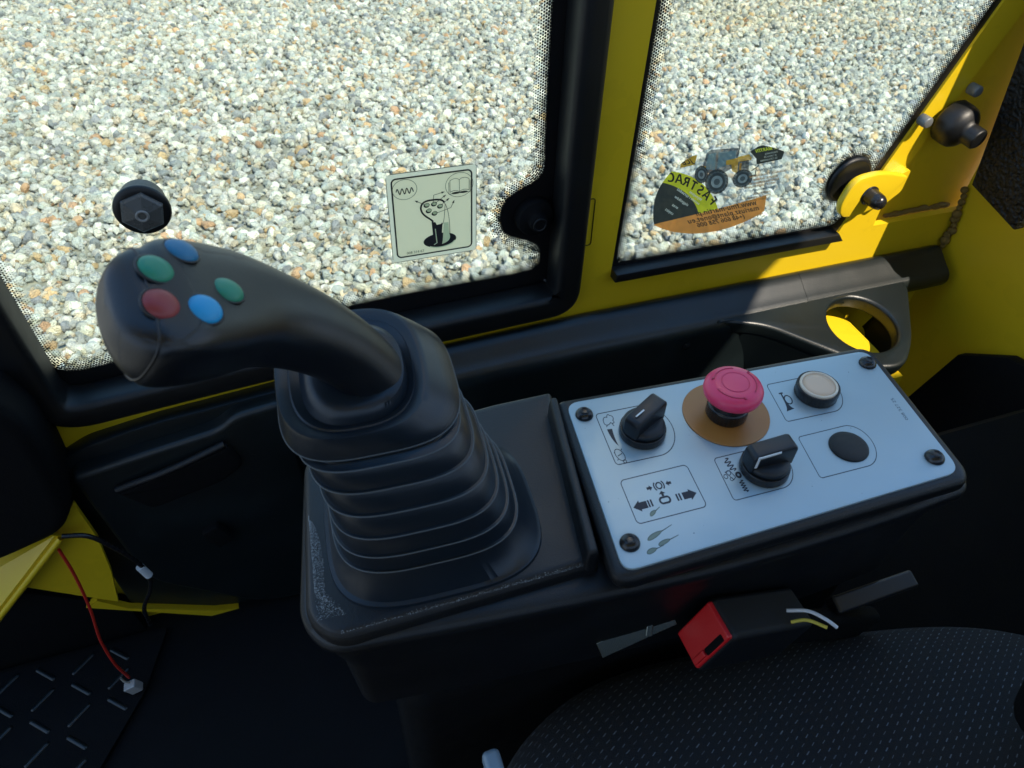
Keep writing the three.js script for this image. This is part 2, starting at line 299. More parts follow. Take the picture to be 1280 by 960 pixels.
// ---------------------------------------------------------------- stickers on the glass
function canvasTex(w, h, draw) { const c = document.createElement('canvas'); c.width = w; c.height = h; draw(c.getContext('2d'), w, h); const t = new THREE.CanvasTexture(c); t.colorSpace = THREE.SRGBColorSpace; t.anisotropy = 8; return t; }
function uvBox(g, x0, y0, x1, y1) { const p = g.attributes.position, uv = new Float32Array(p.count * 2); for (let i = 0; i < p.count; i++) { uv[2 * i] = (p.getX(i) - x0) / (x1 - x0); uv[2 * i + 1] = (p.getY(i) - y0) / (y1 - y0); } g.setAttribute('uv', new THREE.BufferAttribute(uv, 2)); return g; }
{
  const W = 960, H = 1056;                                             // 83 mm by 92 mm
  const tex = canvasTex(W, H, (c) => {
    c.fillStyle = '#fff8e6'; c.fillRect(0, 0, W, H);
    c.strokeStyle = '#6d6f5e'; c.lineWidth = 5; c.strokeRect(3, 3, W - 6, H - 6);
    const rr = (x, y, w, h, r) => { c.beginPath(); c.roundRect(x, y, w, h, r); };
    c.fillStyle = '#fbf3dc'; rr(56, 60, W - 112, H - 120, 50); c.fill();
    c.lineWidth = 15; c.strokeStyle = '#14160f'; c.stroke();
    c.strokeStyle = '#5c5f50'; c.lineWidth = 4;
    c.beginPath(); c.ellipse(188, 188, 128, 112, 0, 0, 7); c.stroke();
    c.beginPath(); c.ellipse(770, 216, 150, 138, 0, 0, 7); c.stroke();
    c.lineWidth = 9; c.strokeStyle = '#25271e'; c.beginPath();            // coil
    for (let i = 0; i <= 90; i++) { const x = 98 + i * 2, y = 205 - 30 * Math.sin(i / 90 * Math.PI * 7.2); i ? c.lineTo(x, y) : c.moveTo(x, y); } c.stroke();
    c.lineWidth = 4; c.strokeStyle = '#4a4d40';                           // open book
    c.beginPath(); c.moveTo(770, 160); c.bezierCurveTo(740, 125, 690, 140, 668, 160); c.lineTo(668, 290); c.bezierCurveTo(700, 270, 740, 270, 770, 295); c.closePath(); c.stroke();
    c.beginPath(); c.moveTo(770, 160); c.bezierCurveTo(800, 125, 850, 140, 876, 160); c.lineTo(876, 290); c.bezierCurveTo(840, 270, 800, 270, 770, 295); c.stroke();
    c.beginPath(); c.moveTo(655, 175); c.lineTo(655, 310); c.lineTo(888, 310); c.lineTo(888, 175); c.stroke();
    c.fillStyle = '#4a4d40'; c.beginPath(); c.ellipse(730, 305, 45, 12, 0, 0, 7); c.ellipse(815, 305, 45, 12, 0, 0, 7); c.fill();
    // base and lever
    c.fillStyle = '#0c0d0a'; c.beginPath(); c.ellipse(540, 850, 185, 88, 0, 0, 7); c.fill();
    c.fillStyle = '#d7dac2'; c.beginPath(); c.moveTo(560, 905); c.bezierCurveTo(640, 890, 670, 850, 650, 790); c.lineTo(640, 640); c.lineTo(590, 640); c.lineTo(570, 860); c.closePath(); c.fill();
    c.lineWidth = 12; c.strokeStyle = '#d7dac2'; c.beginPath(); c.ellipse(545, 862, 165, 78, 0, 0.2, 2.4); c.stroke();
    c.fillStyle = '#0c0d0a'; c.beginPath(); c.moveTo(455, 610); c.lineTo(575, 640); c.lineTo(552, 880); c.lineTo(470, 880); c.closePath(); c.fill();
    c.lineWidth = 12; c.strokeStyle = '#d7dac2'; c.beginPath(); c.moveTo(492, 700); c.lineTo(505, 880); c.lineTo(470, 900); c.stroke();
    c.fillStyle = '#fbf3dc'; c.beginPath(); c.moveTo(350, 400); c.bezierCurveTo(370, 330, 560, 320, 610, 400); c.bezierCurveTo(620, 500, 590, 600, 560, 650); c.lineTo(510, 655); c.bezierCurveTo(480, 560, 370, 520, 350, 400); c.fill();
    c.strokeStyle = '#0c0d0a'; c.lineWidth = 18; c.beginPath(); c.moveTo(470, 610); c.bezierCurveTo(450, 560, 350, 530, 345, 430); c.bezierCurveTo(350, 350, 420, 345, 500, 350); c.bezierCurveTo(560, 352, 590, 370, 600, 395); c.stroke();
    c.lineWidth = 4; c.beginPath(); c.moveTo(600, 400); c.bezierCurveTo(650, 470, 655, 640, 655, 790); c.stroke(); c.beginPath(); c.moveTo(610, 420); c.bezierCurveTo(600, 560, 590, 640, 575, 660); c.stroke();
    for (const [x, y] of [[410, 400], [490, 396], [555, 432], [430, 468], [492, 508]]) { c.fillStyle = '#0c0d0a'; c.beginPath(); c.ellipse(x - 3, y + 6, 30, 24, 0, 0, 7); c.fill(); c.fillStyle = '#d0d3b9'; c.beginPath(); c.ellipse(x + 3, y - 1, 26, 20, 0, 0, 7); c.fill(); c.lineWidth = 4; c.strokeStyle = '#0c0d0a'; c.stroke(); }
    const arrow = (pts) => { c.strokeStyle = '#22241b'; c.lineWidth = 4; c.beginPath(); pts.forEach(([x, y], i) => i ? c.lineTo(x, y) : c.moveTo(x, y)); c.stroke(); const [x1, y1] = pts.at(-1), [x0, y0] = pts.at(-2), a = Math.atan2(y1 - y0, x1 - x0); c.fillStyle = '#16180f'; c.beginPath(); c.moveTo(x1 + 14 * Math.cos(a), y1 + 14 * Math.sin(a)); c.lineTo(x1 - 24 * Math.cos(a - 0.5), y1 - 24 * Math.sin(a - 0.5)); c.lineTo(x1 - 24 * Math.cos(a + 0.5), y1 - 24 * Math.sin(a + 0.5)); c.fill(); };
    arrow([[385, 390], [296, 336]]); arrow([[480, 390], [490, 295], [596, 275]]); arrow([[505, 390], [612, 318]]); arrow([[570, 420], [648, 362]]); arrow([[515, 510], [672, 470], [706, 398]]);
    c.fillStyle = '#5c5f50'; c.font = '40px sans-serif'; c.fillText('008 314 67', 160, 968);
  });
  tex.flipY = true;
  const w = 0.0835, h = 0.0925, s = shape(roundPoly([[0, 0], [w, 0], [w, h], [0, h]], 0.006));
  const st = thing('instruction_sticker', 'square beige sticker with joystick diagram on the large side window', 'sticker', [0.0935, E - 0.4025, WZ - 0.0185]);
  part('printed_film', uvBox(extrude(s, 0.0003), 0, 0, w, h), phy({ map: tex, roughness: 1, transmission: 1, thickness: 0, side: THREE.DoubleSide }), st);
  st.rotation.z = 0.0;
}
{
  // leaf-shaped advertising sticker, read from outside, so mirrored from inside
  const W = 1400, H = 860, TW = 1760, TH = 1136;
  const toGlass = ([x, y]) => [0.4 + x * 0.12343 + y * 0.02465, x * 0.01507 + y * 0.12337];   // drawing units to millimetres on the glass, from its upper left
  const leaf = (c) => { c.beginPath(); c.moveTo(10, 760); c.bezierCurveTo(-40, 480, 80, 250, 420, 90); c.bezierCurveTo(760, -40, 1180, 20, 1370, 150); c.bezierCurveTo(1420, 330, 1290, 560, 1090, 690); c.bezierCurveTo(720, 900, 300, 920, 10, 760); c.closePath(); };
  const draw = (c, alphaOnly) => {
    c.setTransform(1, 0, 0, 1, 0, 0); c.clearRect(0, 0, TW, TH); c.setTransform(8 * 0.12343, 8 * 0.01507, 8 * 0.02465, 8 * 0.12337, 8 * 0.4, 0);
    const mir = (txt, x, y, font, col, rot = 0, skew = 0) => { c.save(); c.translate(x, y); c.rotate(rot); c.transform(-1, 0, skew, 1, 0, 0); c.font = font; c.fillStyle = col; c.textAlign = 'center'; c.fillText(txt, 0, 0); c.restore(); };
    c.save(); leaf(c); c.clip();
    c.fillStyle = 'rgba(236,240,232,0.6)'; c.fillRect(-100, -100, W + 200, H + 200);
    // lime arc, dark grey sector, orange lower band
    c.fillStyle = '#d3cf2c'; c.beginPath(); c.moveTo(130, 250); c.bezierCurveTo(380, 270, 560, 400, 645, 640); c.lineTo(430, 700); c.bezierCurveTo(350, 480, 220, 400, 60, 380); c.fill();
    c.fillStyle = '#3a3d36'; c.beginPath(); c.moveTo(40, 345); c.bezierCurveTo(250, 380, 400, 490, 450, 680); c.lineTo(0, 770); c.lineTo(-40, 500); c.fill();
    c.fillStyle = '#e8984a'; c.beginPath(); c.moveTo(0, 752); c.lineTo(60, 738); c.bezierCurveTo(400, 672, 800, 590, 1130, 500); c.lineTo(1130, 900); c.lineTo(0, 900); c.fill();
    c.restore();
    // black flag at the upper right
    c.fillStyle = '#34362e'; c.beginPath(); c.moveTo(905, 88); c.lineTo(985, 40); c.lineTo(1275, -8); c.lineTo(1235, 158); c.lineTo(985, 204); c.lineTo(975, 150); c.fill();
    mir('F.M.U. MARTIN', 1118, 72, 'bold italic 43px sans-serif', '#d6dc34', -0.17, 0.2);
    mir('Ulaszkowice', 1122, 106, '24px sans-serif', '#cfd2c4', -0.17); mir('ul. Leśna 20', 1116, 135, '24px sans-serif', '#cfd2c4', -0.17); mir('32-120 Łososina', 1106, 166, '24px sans-serif', '#cfd2c4', -0.17);
    // brand plate
    c.save(); c.translate(322, 170); c.rotate(-0.2); c.fillStyle = '#c49a35'; c.beginPath(); c.moveTo(-52, -40); c.lineTo(88, -40); c.lineTo(52, 40); c.lineTo(-88, 40); c.fill(); c.restore();
    mir('JCB', 322, 192, 'bold italic 62px sans-serif', '#23241e', -0.2, 0.25);
    // tractor
    c.save(); c.translate(0, 14); c.globalAlpha = 0.82;
    c.fillStyle = '#38434a'; c.beginPath(); c.moveTo(450, 235); c.lineTo(490, 80); c.lineTo(530, 55); c.lineTo(790, 40); c.lineTo(800, 190); c.lineTo(600, 300); c.fill();
    c.fillStyle = '#6f8a8f'; c.beginPath(); c.moveTo(480, 220); c.lineTo(510, 92); c.lineTo(580, 80); c.lineTo(575, 240); c.fill(); c.beginPath(); c.moveTo(600, 80); c.lineTo(770, 62); c.lineTo(770, 170); c.lineTo(600, 220); c.fill();
    c.fillStyle = '#c9921d'; c.beginPath(); c.moveTo(680, 150); c.lineTo(900, 105); c.lineTo(930, 125); c.lineTo(930, 150); c.lineTo(800, 165); c.lineTo(800, 270); c.lineTo(745, 250); c.lineTo(735, 190); c.lineTo(680, 190); c.fill(); c.fillRect(440, 200, 50, 60);
    c.fillStyle = '#2a2f30'; c.beginPath(); c.moveTo(800, 165); c.lineTo(905, 146); c.lineTo(915, 290); c.lineTo(800, 310); c.fill(); c.fillStyle = '#d6a02a'; c.beginPath(); c.moveTo(790, 118); c.lineTo(900, 96); c.lineTo(912, 112); c.lineTo(800, 142); c.fill();
    c.fillStyle = '#b87f1a'; c.fillRect(815, 175, 20, 90);
    const wheel = (x, y, a, b) => { for (const [k, col] of [[1, '#23292b'], [0.86, '#4e5c5f'], [0.72, '#2b3234'], [0.5, '#8a979a'], [0.26, '#3b4447']]) { c.fillStyle = col; c.beginPath(); c.ellipse(x, y, a * k, b * k, -0.2, 0, 7); c.fill(); } c.strokeStyle = '#1a1f20'; c.lineWidth = 6; for (let i = 0; i < 18; i++) { const t = i / 18 * 6.283; c.beginPath(); c.moveTo(x + a * 0.8 * Math.cos(t), y + b * 0.8 * Math.sin(t)); c.lineTo(x + a * Math.cos(t + 0.15), y + b * Math.sin(t + 0.15)); c.stroke(); } };
    wheel(450, 275, 65, 80); wheel(605, 345, 115, 115); wheel(860, 320, 100, 85);
    c.strokeStyle = '#2a2f30'; c.lineWidth = 12; c.beginPath(); c.moveTo(790, 110); c.lineTo(800, 10); c.stroke();
    c.beginPath(); c.moveTo(940, 250); c.lineTo(1010, 200); c.moveTo(940, 290); c.lineTo(1000, 290); c.moveTo(985, 210); c.lineTo(985, 300); c.stroke();
    c.restore();
    // lettering
    const arc = 'FASTRAC'; for (let i = 0; i < 7; i++) { const t = (6 - i) / 6, a = 0.10 + 0.85 * t, x = 165 + 385 * (t ** 0.95), y = 350 + 215 * t ** 1.5; mir(arc[i], x, y, 'bold 118px sans-serif', '#22231a', a, 0.1); }
    [['Wynajem', 400, 495, 0.6], ['serwis i sprzedaż', 330, 500, 0.6], ['ciągników', 265, 540, 0.6], ['oraz', 205, 590, 0.6], ['części', 150, 640, 0.6]].forEach(([s, x, y, a]) => mir(s, x, y, 'bold 33px sans-serif', '#d6d8cc', a));
    mir('www.fmu-martin.pl', 735, 640, 'bold italic 66px sans-serif', '#2b2a22', -0.15, 0.15);
    mir('mariusz.plant@onet.eu', 715, 705, 'bold italic 66px sans-serif', '#2b2a22', -0.15, 0.15);
    mir('(+48 606 758 006', 690, 765, 'bold italic 64px sans-serif', '#2b2a22', -0.15, 0.15);
    const rows = [['Autoryzowany dealer', 1180, 245, '#46545a'], ['ładowarki teleskopowe', 1150, 300, '#9a6a30'], ['koparki kołowe', 1130, 340, '#9a6a30'], ['koparko-ładowarki', 1120, 375, '#9a6a30'], ['walce i zagęszczarki', 1080, 410, '#9a6a30'], ['Wynajem maszyn', 1120, 445, '#46545a'], ['podnośniki', 1110, 485, '#9a6a30'], ['wózki widłowe', 1090, 520, '#9a6a30'], ['części zamienne', 1040, 555, '#9a6a30']];
    for (const [s, x, y, col] of rows) mir(s, x - 30, y, 'bold italic 34px sans-serif', col, -0.15, 0.1);
  };
  const tex = canvasTex(TW, TH, (c) => { draw(c, false); });
  const alpha = canvasTex(TW, TH, (c) => { draw(c, true); const im = c.getImageData(0, 0, TW, TH), d = im.data; for (let i = 0; i < d.length; i += 4) { const a = d[i + 3]; d[i] = d[i + 1] = d[i + 2] = a; d[i + 3] = 255; } c.setTransform(1, 0, 0, 1, 0, 0); c.putImageData(im, 0, 0); });
  alpha.colorSpace = THREE.NoColorSpace;
  const w = 0.2200, h = 0.1420;
  const leafPts = (() => { const p = new THREE.Shape(); p.moveTo(10, -760); p.bezierCurveTo(-40, -480, 80, -250, 420, -90); p.bezierCurveTo(760, 40, 1180, -20, 1370, -150); p.bezierCurveTo(1420, -330, 1290, -560, 1090, -690); p.bezierCurveTo(720, -900, 300, -920, 10, -760); return p.getPoints(14).slice(0, -1).map((q) => toGlass([q.x, -q.y])).map(([x, y]) => [x / 1000, h - y / 1000]); })();
  const st = thing('advertising_sticker', 'clear leaf-shaped sticker with mirrored lettering and a tractor on the rear window', 'sticker', [0.3445, E - 0.4445, WZ - 0.0020]);
  part('printed_film', uvBox(new THREE.ShapeGeometry(shape(ccw(leafPts))), 0, 0, w, h), phy({ map: tex, alphaMap: alpha, transparent: true, roughness: 0.85, transmission: 0.75, thickness: 0, side: THREE.DoubleSide }), st);
}

// ---------------------------------------------------------------- black trim along the wall
{
  const t = thing('side_trim', 'long black plastic side trim under the window sill with a round cup holder', 'trim', [0, E, 0]);
  // profile (z, y) swept along x
  const prof = roundPoly([[-0.5485, -0.494], [-0.5415, -0.4892], [-0.533, -0.4925], [-0.5185, -0.5035], [-0.5095, -0.5085], [-0.5035, -0.519], [-0.503, -0.86], [-0.5485, -0.86]], [0.001, 0.004, 0.005, 0.012, 0.006, 0.006, 0.001, 0.001], 5);
  const body = extrude(shape(ccw(prof)), 0.60, 0, 2, 30).rotateY(Math.PI / 2);       // (z, y) profile: x of the drawing becomes -z
  body.scale(1, 1, -1); flip(body); body.translate(-0.03, 0, 0);
  { const p = body.attributes.position; for (let i = 0; i < p.count; i++) p.setY(i, p.getY(i) - Math.max(0, 0.29 - p.getX(i)) * 0.036); }
  part('lower_panel', body, M.trim, t);
  const prof2 = roundPoly([[-0.5485, -0.494], [-0.5415, -0.4892], [-0.533, -0.4925], [-0.5185, -0.5035], [-0.5095, -0.5085], [-0.5045, -0.519], [-0.51, -0.53], [-0.5485, -0.53]], [0.001, 0.004, 0.005, 0.012, 0.006, 0.006, 0.001, 0.001], 5);
  const led = extrude(shape(ccw(prof2)), 0.213, 0).rotateY(Math.PI / 2); led.scale(1, 1, -1); flip(led); led.translate(0.5705, 0, 0);
  part('upper_ledge', led, M.trim, t);
  // cup holder shelf: a thin plate with a hole and an apron below its front edge
  const pts = [[0.445, 0.510], [0.500, 0.490], [0.562, 0.430], [0.592, 0.403], [0.628, 0.396], [0.662, 0.426], [0.712, 0.500], [0.712, 0.512]];
  const outl = roundPoly(ccw(pts.map(([x, z]) => [x, -z])).map(([x, y]) => [x, -y]).map(([x, z]) => [x, z]), [0.001, 0.03, 0.03, 0.03, 0.03, 0.03, 0.02, 0.001], 8);
  const sh = shape(ccw(outl)); const hole = [...Array(64)].map((_, i) => [0.617 + 0.0415 * Math.cos(i / 64 * 6.2832), 0.464 + 0.0415 * Math.sin(i / 64 * 6.2832)]); sh.holes.push(path(hole));
  const tilt = (g) => g.rotateX(0.17).translate(0, -0.514, -0.51);
  const plate = lay(extrude(sh, 0.011, 0.0045, 4)).translate(0, -0.011, 0.51);   // y of the drawing is -z
  part('cup_holder_shelf', tilt(plate), M.trim, t, 'triangular black shelf with a round hole');
  const front = outl.filter(([x, z]) => z < 0.509), ring = (d, k) => front.map(([x, z]) => V(x, d, -z + 0.51 - k));
  const ap = []; { const fwd = front, pos = [], idx = []; fwd.forEach(([x, z]) => { pos.push(x, -0.003, -z + 0.51, x - 0.006, -0.085, -z + 0.50); }); for (let i = 0; i < fwd.length - 1; i++) idx.push(2 * i, 2 * i + 1, 2 * i + 2, 2 * i + 2, 2 * i + 1, 2 * i + 3); const g = new THREE.BufferGeometry(); g.setAttribute('position', new THREE.Float32BufferAttribute(pos, 3)); g.setIndex(idx); g.computeVertexNormals(); ap.push(crease(g, 0.8)); }
  const am = M.trim.clone(); am.side = THREE.DoubleSide;
  part('shelf_apron', tilt(ap[0]), am, t);
  part('screw_head', lathe(mm([[0, 3], [4, 2.6], [5.5, 0], [0, 0]]), 20).rotateX(Math.PI / 2).translate(0.408, -0.533, -0.503), M.dark, t);
}
function flip(g) { const p = g.attributes.position; for (const k of Object.keys(g.attributes)) { const a = g.attributes[k], n = a.itemSize; for (let i = 0; i < a.count; i += 3) for (let c = 0; c < n; c++) { const x = a.array[(i + 1) * n + c]; a.array[(i + 1) * n + c] = a.array[(i + 2) * n + c]; a.array[(i + 2) * n + c] = x; } } return g; }
{
  const t = thing('door_panel', 'black moulded door panel with a recessed pocket under the large side window', 'door panel', [0, E, 0]);
  part('panel', extrude(shape(roundPoly(mm([[-258, -548], [-215, -526], [-150, -515], [-31, -505], [-31, -880], [-180, -862], [-262, -797], [-262, -627]]), mm([[4, 8, 8, 2, 2, 2, 4, 20]])[0])), 0.012, 0.003).translate(0, 0, -0.549), M.trim, t);
  part('raised_pad', extrude(shape(roundPoly(mm([[-236, -547], [-100, -526], [-82, -512], [-40, -507], [-31, -510], [-31, -860], [-120, -850], [-225, -740]]), mm([[8, 18, 18, 6, 4, 4, 30, 30]])[0])), 0.014, 0.006, 3).translate(0, 0, -0.537), M.trim, t);
  part('pocket_lid', extrude(shape(roundPoly(mm([[-205, -577], [-94, -545], [-84, -575], [-110, -594], [-182, -612]]), mm([[6, 8, 10, 8, 10]])[0])), 0.008, 0.004, 3).translate(0, 0, -0.523), M.dark, t);
  part('pocket_lip', tube([[-0.203, -0.572, -0.513], [-0.15, -0.557, -0.510], [-0.096, -0.541, -0.513]], 0.004), M.plastic, t);
  part('clip_screw', lathe(mm([[0, 4], [5, 3], [7, 0], [0, 0]]), 20).rotateX(Math.PI / 2).translate(-0.243, -0.556, -0.536), M.plastic, t);
  part('small_bracket', extrude(shape(roundPoly(mm([[-150, -668], [-132, -660], [-120, -690], [-140, -700]]), 0.004)), 0.01, 0.002).translate(0, 0, -0.52), M.dark, t);
}

// ---------------------------------------------------------------- cab floor, mat and lower left corner
{
  const f = part('cab_floor', new THREE.BoxGeometry(2.0, 0.03, 1.2).translate(-0.15, E - 0.875, 0.03), M.dark, scene); f.userData.kind = 'structure';
  const mat = thing('floor_mat', 'black rubber floor mat with raised diamond tread at the lower left', 'floor mat', [0, E - 0.858, 0]);
  part('mat_sheet', lay(extrude(shape(roundPoly([[-0.62, 0.525], [-0.235, 0.525], [-0.26, 0.45], [-0.315, 0.36], [-0.40, 0.2], [-0.62, 0.2]], 0.008)), 0.004, 0.001)), M.dark, mat);
  const bar = new THREE.CapsuleGeometry(0.0032, 0.024, 3, 8).rotateZ(Math.PI / 2).scale(1, 0.7, 1);
  boxUV(bar);
  for (let i = 0; i < 10; i++) for (let j = 0; j < 11; j++) {
    const x = -0.61 + i * 0.040, z = -0.505 + j * 0.031; if (!ptIn(x, -z, [[-0.6, 0.515], [-0.25, 0.515], [-0.275, 0.45], [-0.33, 0.36], [-0.41, 0.21], [-0.6, 0.21]])) continue;
    const b = part('tread_bar', bar, M.trim, mat); b.position.set(x, 0.0045, z); b.rotation.y = ((i + j) % 2 ? 0.75 : -0.75);
  }
  const sill = thing('floor_edge_strip', 'narrow yellow steel strip along the foot of the door panel', 'strip', [0, E, 0]);
  part('strip', extrude(shape(mm([[-300, -772], [-286, -764], [-262, -796], [-180, -850], [-130, -868], [-150, -875], [-184, -861]])), 0.008).translate(0, 0, -0.534), M.yellow, sill);
  const kick = thing('kick_plate', 'dark kick plate below the yellow gusset at the lower left', 'plate', [0, E, 0]);
  part('plate', extrude(shape(mm([[-750, -700], [-750, -875], [-262, -875], [-263, -799], [-345, -722]])), 0.012, 0.002).translate(0, 0, -0.545), M.dark, kick);
  const gus = thing('frame_gusset', 'yellow steel gusset plate at the floor beside the black column', 'gusset', [0, E, 0]);
  part('gusset_web', extrude(shape(mm([[-262, -604], [-244, -580], [-243, -640], [-250, -700], [-262, -760], [-330, -690]])), 0.005).translate(0, 0, -0.52), M.yellow, gus);
  part('gusset_flange', (() => { const q = [V(-0.262, -0.603, -0.499), V(-0.372, -0.722, -0.499), V(-0.46, -0.72, -0.545), V(-0.30, -0.62, -0.545)]; return loft([q, q.map((p) => p.clone().add(V(-0.004, 0.004, 0.002)))], { angle: 0.2 }); })(), M.yellow, gus);
  part('gusset_edge', tube([[-0.262, -0.604, -0.497], [-0.317, -0.6635, -0.497], [-0.372, -0.723, -0.497]], 0.0035, 20, 6), M.yellow, gus);
}
{
  const c = thing('column_cover', 'dark round-edged column cover at the left edge of the picture', 'cover', [0, E, 0]);
  const pts = mm([[-420, -395], [-243, -420], [-232, -455], [-234, -505], [-240, -570], [-258, -597], [-318, -617], [-420, -630]]);
  part('cover_shell', extrude(shape(ccw(roundPoly(pts, mm([[10, 8, 20, 20, 16, 14, 20, 10]])[0]))), 0.04, 0.012, 4).translate(0, 0, -0.545), M.dark, c);
}

// ---------------------------------------------------------------- control console: local x along it, y out of its face, z towards the seat
const PX = V(0.99651502, 0.04140579, 0.07241121), PN = V(-0.04144315, 0.99914038, -0.00098707).normalize(), PZ = V().crossVectors(PX, PN);
const P0 = V(0.22418615, E - 0.30034746, -0.1895573);
function onConsole(o, u = 0, v = 0, h = 0) {                           // stand a thing on the console's own axes
  o.quaternion.setFromRotationMatrix(new THREE.Matrix4().makeBasis(PX, PN, PZ));
  o.position.copy(P0).addScaledVector(PX, u / 1000).addScaledVector(PN, h / 1000).addScaledVector(PZ, -v / 1000); return o;
}
const con = onConsole(thing('control_console', 'black armrest console with a silver control plate of knobs and buttons', 'control console'));
{
  const ringAt = (poly, r, inset, h, seg = 7) => roundPoly(insetPoly(poly, inset), r.map((k) => Math.max(0.5, k - inset)), seg).map(([u, v]) => V(u / 1000, h / 1000, -v / 1000));
  // tray that carries the joystick: flange below, rounded rim above
  const trayPoly = [[-252, -24], [-239, -38.5], [-105, -32], [-92, 92], [-130, 91], [-247, 80]], trayR = [14, 16, 2, 3, 3, 14];
  part('joystick_tray', loft([[6, -60], [1, -40], [-0.5, -34], [-0.5, -20], [0.3, -17.5], [1.6, -15.4], [3.4, -14.4], [6, -14.2]].map(([i, h]) => ringAt(trayPoly, trayR, i, h)), { angle: 0.9 }), M.plastic, con);
  const flPoly = [[-257, -20], [-244, -39], [-150, -45], [-40, -49], [60, -44], [118, -38], [126, -28], [128, 78], [-248, 86]], flR = [22, 30, 60, 60, 60, 16, 10, 10, 14];
  part('flange', loft([[14, -130], [12, -75], [7, -36], [1, -31.5], [0, -30], [0, -26.5], [1, -24.4], [2.6, -23.4], [8, -22.6]].map(([i, h]) => ringAt(flPoly, flR, i, h)), { angle: 0.9 }), M.plastic, con);
  const boxPoly = [[-105, -52], [103, -43], [108, -36], [116, 60], [110, 67], [-96, 72]], boxR = [12, 10, 8, 8, 8, 5];
  part('control_box', loft([[10, -40], [9, -18], [5, -14.5], [1, -12.5], [0, -9.5], [0, -6], [0.5, -4.4], [1.6, -3], [3.6, -1.9], [6, -1.75]].map(([i, h]) => ringAt(boxPoly, boxR, i, h)), { angle: 0.9 }), M.plastic, con);
  part('ridge', loft([[-0.5, -16], [0, -6], [0.9, -2], [2, -0.5], [3, -0.3]].map(([i, h]) => ringAt([[-113, -34], [-106, -34], [-94, 74], [-100, 74]], [3, 3, 3, 3], i * 0.8, h)), { angle: 0.9 }), M.plastic, con);
  // dust lying along the tray's rim
  const specks = [], sg = new THREE.TetrahedronGeometry(1);
  const speck = (u, v, h, s) => specks.push(sg.clone().rotateX(rnd() * 6).rotateY(rnd() * 6).scale(s, s * 0.6, s).translate(u / 1000, h / 1000, -v / 1000));
  for (let i = 0; i < 2600; i++) { const t = rnd(), w = Math.sin(Math.PI * Math.min(1, t * 1.05)) ** 0.5; speck(-246.5 + 5.5 * rnd() ** 1.5 * w + (t < 0.25 ? 4 * (0.25 - t) * 14 * rnd() : 0), -27 + 62 * t, -14.0, (0.0001 + 0.00026 * rnd() ** 3)); }
  for (let i = 0; i < 900; i++) { const t = rnd(); speck(-236 + 126 * t, -36 + 4.6 * t + 2.2 * rnd() ** 2, -15.0 + 0.6 * rnd(), 0.0001 + 0.00022 * rnd() ** 3); }
  for (let i = 0; i < 500; i++) { const t = rnd() ** 1.6; speck(-244 + 120 * t, -36.2 - 6.5 * t + rnd() * 1.4 + (t < 0.1 ? 30 * (0.1 - t) : 0), -23.8, 0.0001 + 0.00022 * rnd() ** 3); }
  const du = part('dust_specks', specks, plain(0.36, 0.39, 0.41, 0.9), con); du.userData.kind = 'stuff';

  // face plate with its print
  const plPoly = [[-99, -47.6], [101, -37.6], [109, 60.5], [-91.5, 66]], plR = [8, 9, 8, 8];
  const pl = roundPoly(plPoly, plR, 8).map(([a, b]) => [a / 1000, b / 1000]);
  const x0 = -101, x1 = 111, y0 = -50, y1 = 68, S = 8;
  const tex = canvasTex((x1 - x0) * S, (y1 - y0) * S, (c, W, H) => {
    c.fillStyle = '#a2b5bd'; c.fillRect(0, 0, W, H);
    c.setTransform(S, 0, 0, -S, -x0 * S, y1 * S);
    const on = (m) => { c.setTransform(S, 0, 0, -S, -x0 * S, y1 * S); c.transform(...m); };
    const AR = [0.9671, -0.001, 0.0492, 1.2472, 3.9412, -2.2205], AB = [0.9361, 0.0224, 0.046, 1.1663, 1.87, 0.2832], AV = [0.88, 0.0213, 0.0913, 1.1312, -0.0138, -0.0125], AP = [0.8228, 0.0196, 0.1366, 1.0957, 1.5981, -0.2326], AH = [0.85, -0.0009, 0.1428, 1.1692, 0.0628, 0.0436], AT = [0.783, 0.0107, 0.1776, 1.0911, 5.012, 0.5378], AF = [0.9331, 0.0333, 0.0347, 1.1356, 1.4703, 0.605];   // frames of the printed fields
    const ink = '#1c2430'; c.strokeStyle = ink; c.fillStyle = ink; c.lineWidth = 0.45; c.lineJoin = 'round';
    const dbox = (x, y, cx, cy, r) => { c.beginPath(); c.moveTo(x + 2, cy + r); c.lineTo(cx, cy + r); c.arc(cx, cy, r, Math.PI / 2, -Math.PI / 2, true); c.lineTo(x + 2, cy - r); c.arc(x + 2, cy - r + 2, 2, -Math.PI / 2, -Math.PI, true); c.lineTo(x, cy + r - 2); c.arc(x + 2, cy + r - 2, 2, Math.PI, Math.PI / 2, true); c.stroke(); };
    on(AR); dbox(-86.6, 0, -60, 29, 15.4); on(AV); dbox(-29.5, 0, 3.5, -7.5, 12.6); on(AP); dbox(30.8, 0, 67, -7.3, 13.3); on(AH); dbox(29.8, 0, 66.5, 29.2, 12.9); on(AB);
    c.beginPath(); c.roundRect(-89, -19, 42, 24.2, 2.5); c.stroke();
    // hare, wedge and tortoise
    on(AR);
    c.lineWidth = 0.4;
    c.beginPath(); c.moveTo(-83.5, 37.5); c.bezierCurveTo(-84, 40, -82.5, 42.5, -80.5, 41.2); c.bezierCurveTo(-80, 43, -78.8, 43.4, -78.6, 42); c.bezierCurveTo(-76.6, 42, -76.4, 39.6, -77.8, 38.8); c.bezierCurveTo(-76.5, 36.8, -79, 36.6, -79.6, 37.8); c.bezierCurveTo(-81, 36.4, -82.5, 36.2, -83.5, 37.5); c.stroke(); c.beginPath(); c.moveTo(-82, 37); c.lineTo(-83, 35.6); c.moveTo(-79, 37); c.lineTo(-78.4, 35.4); c.stroke();
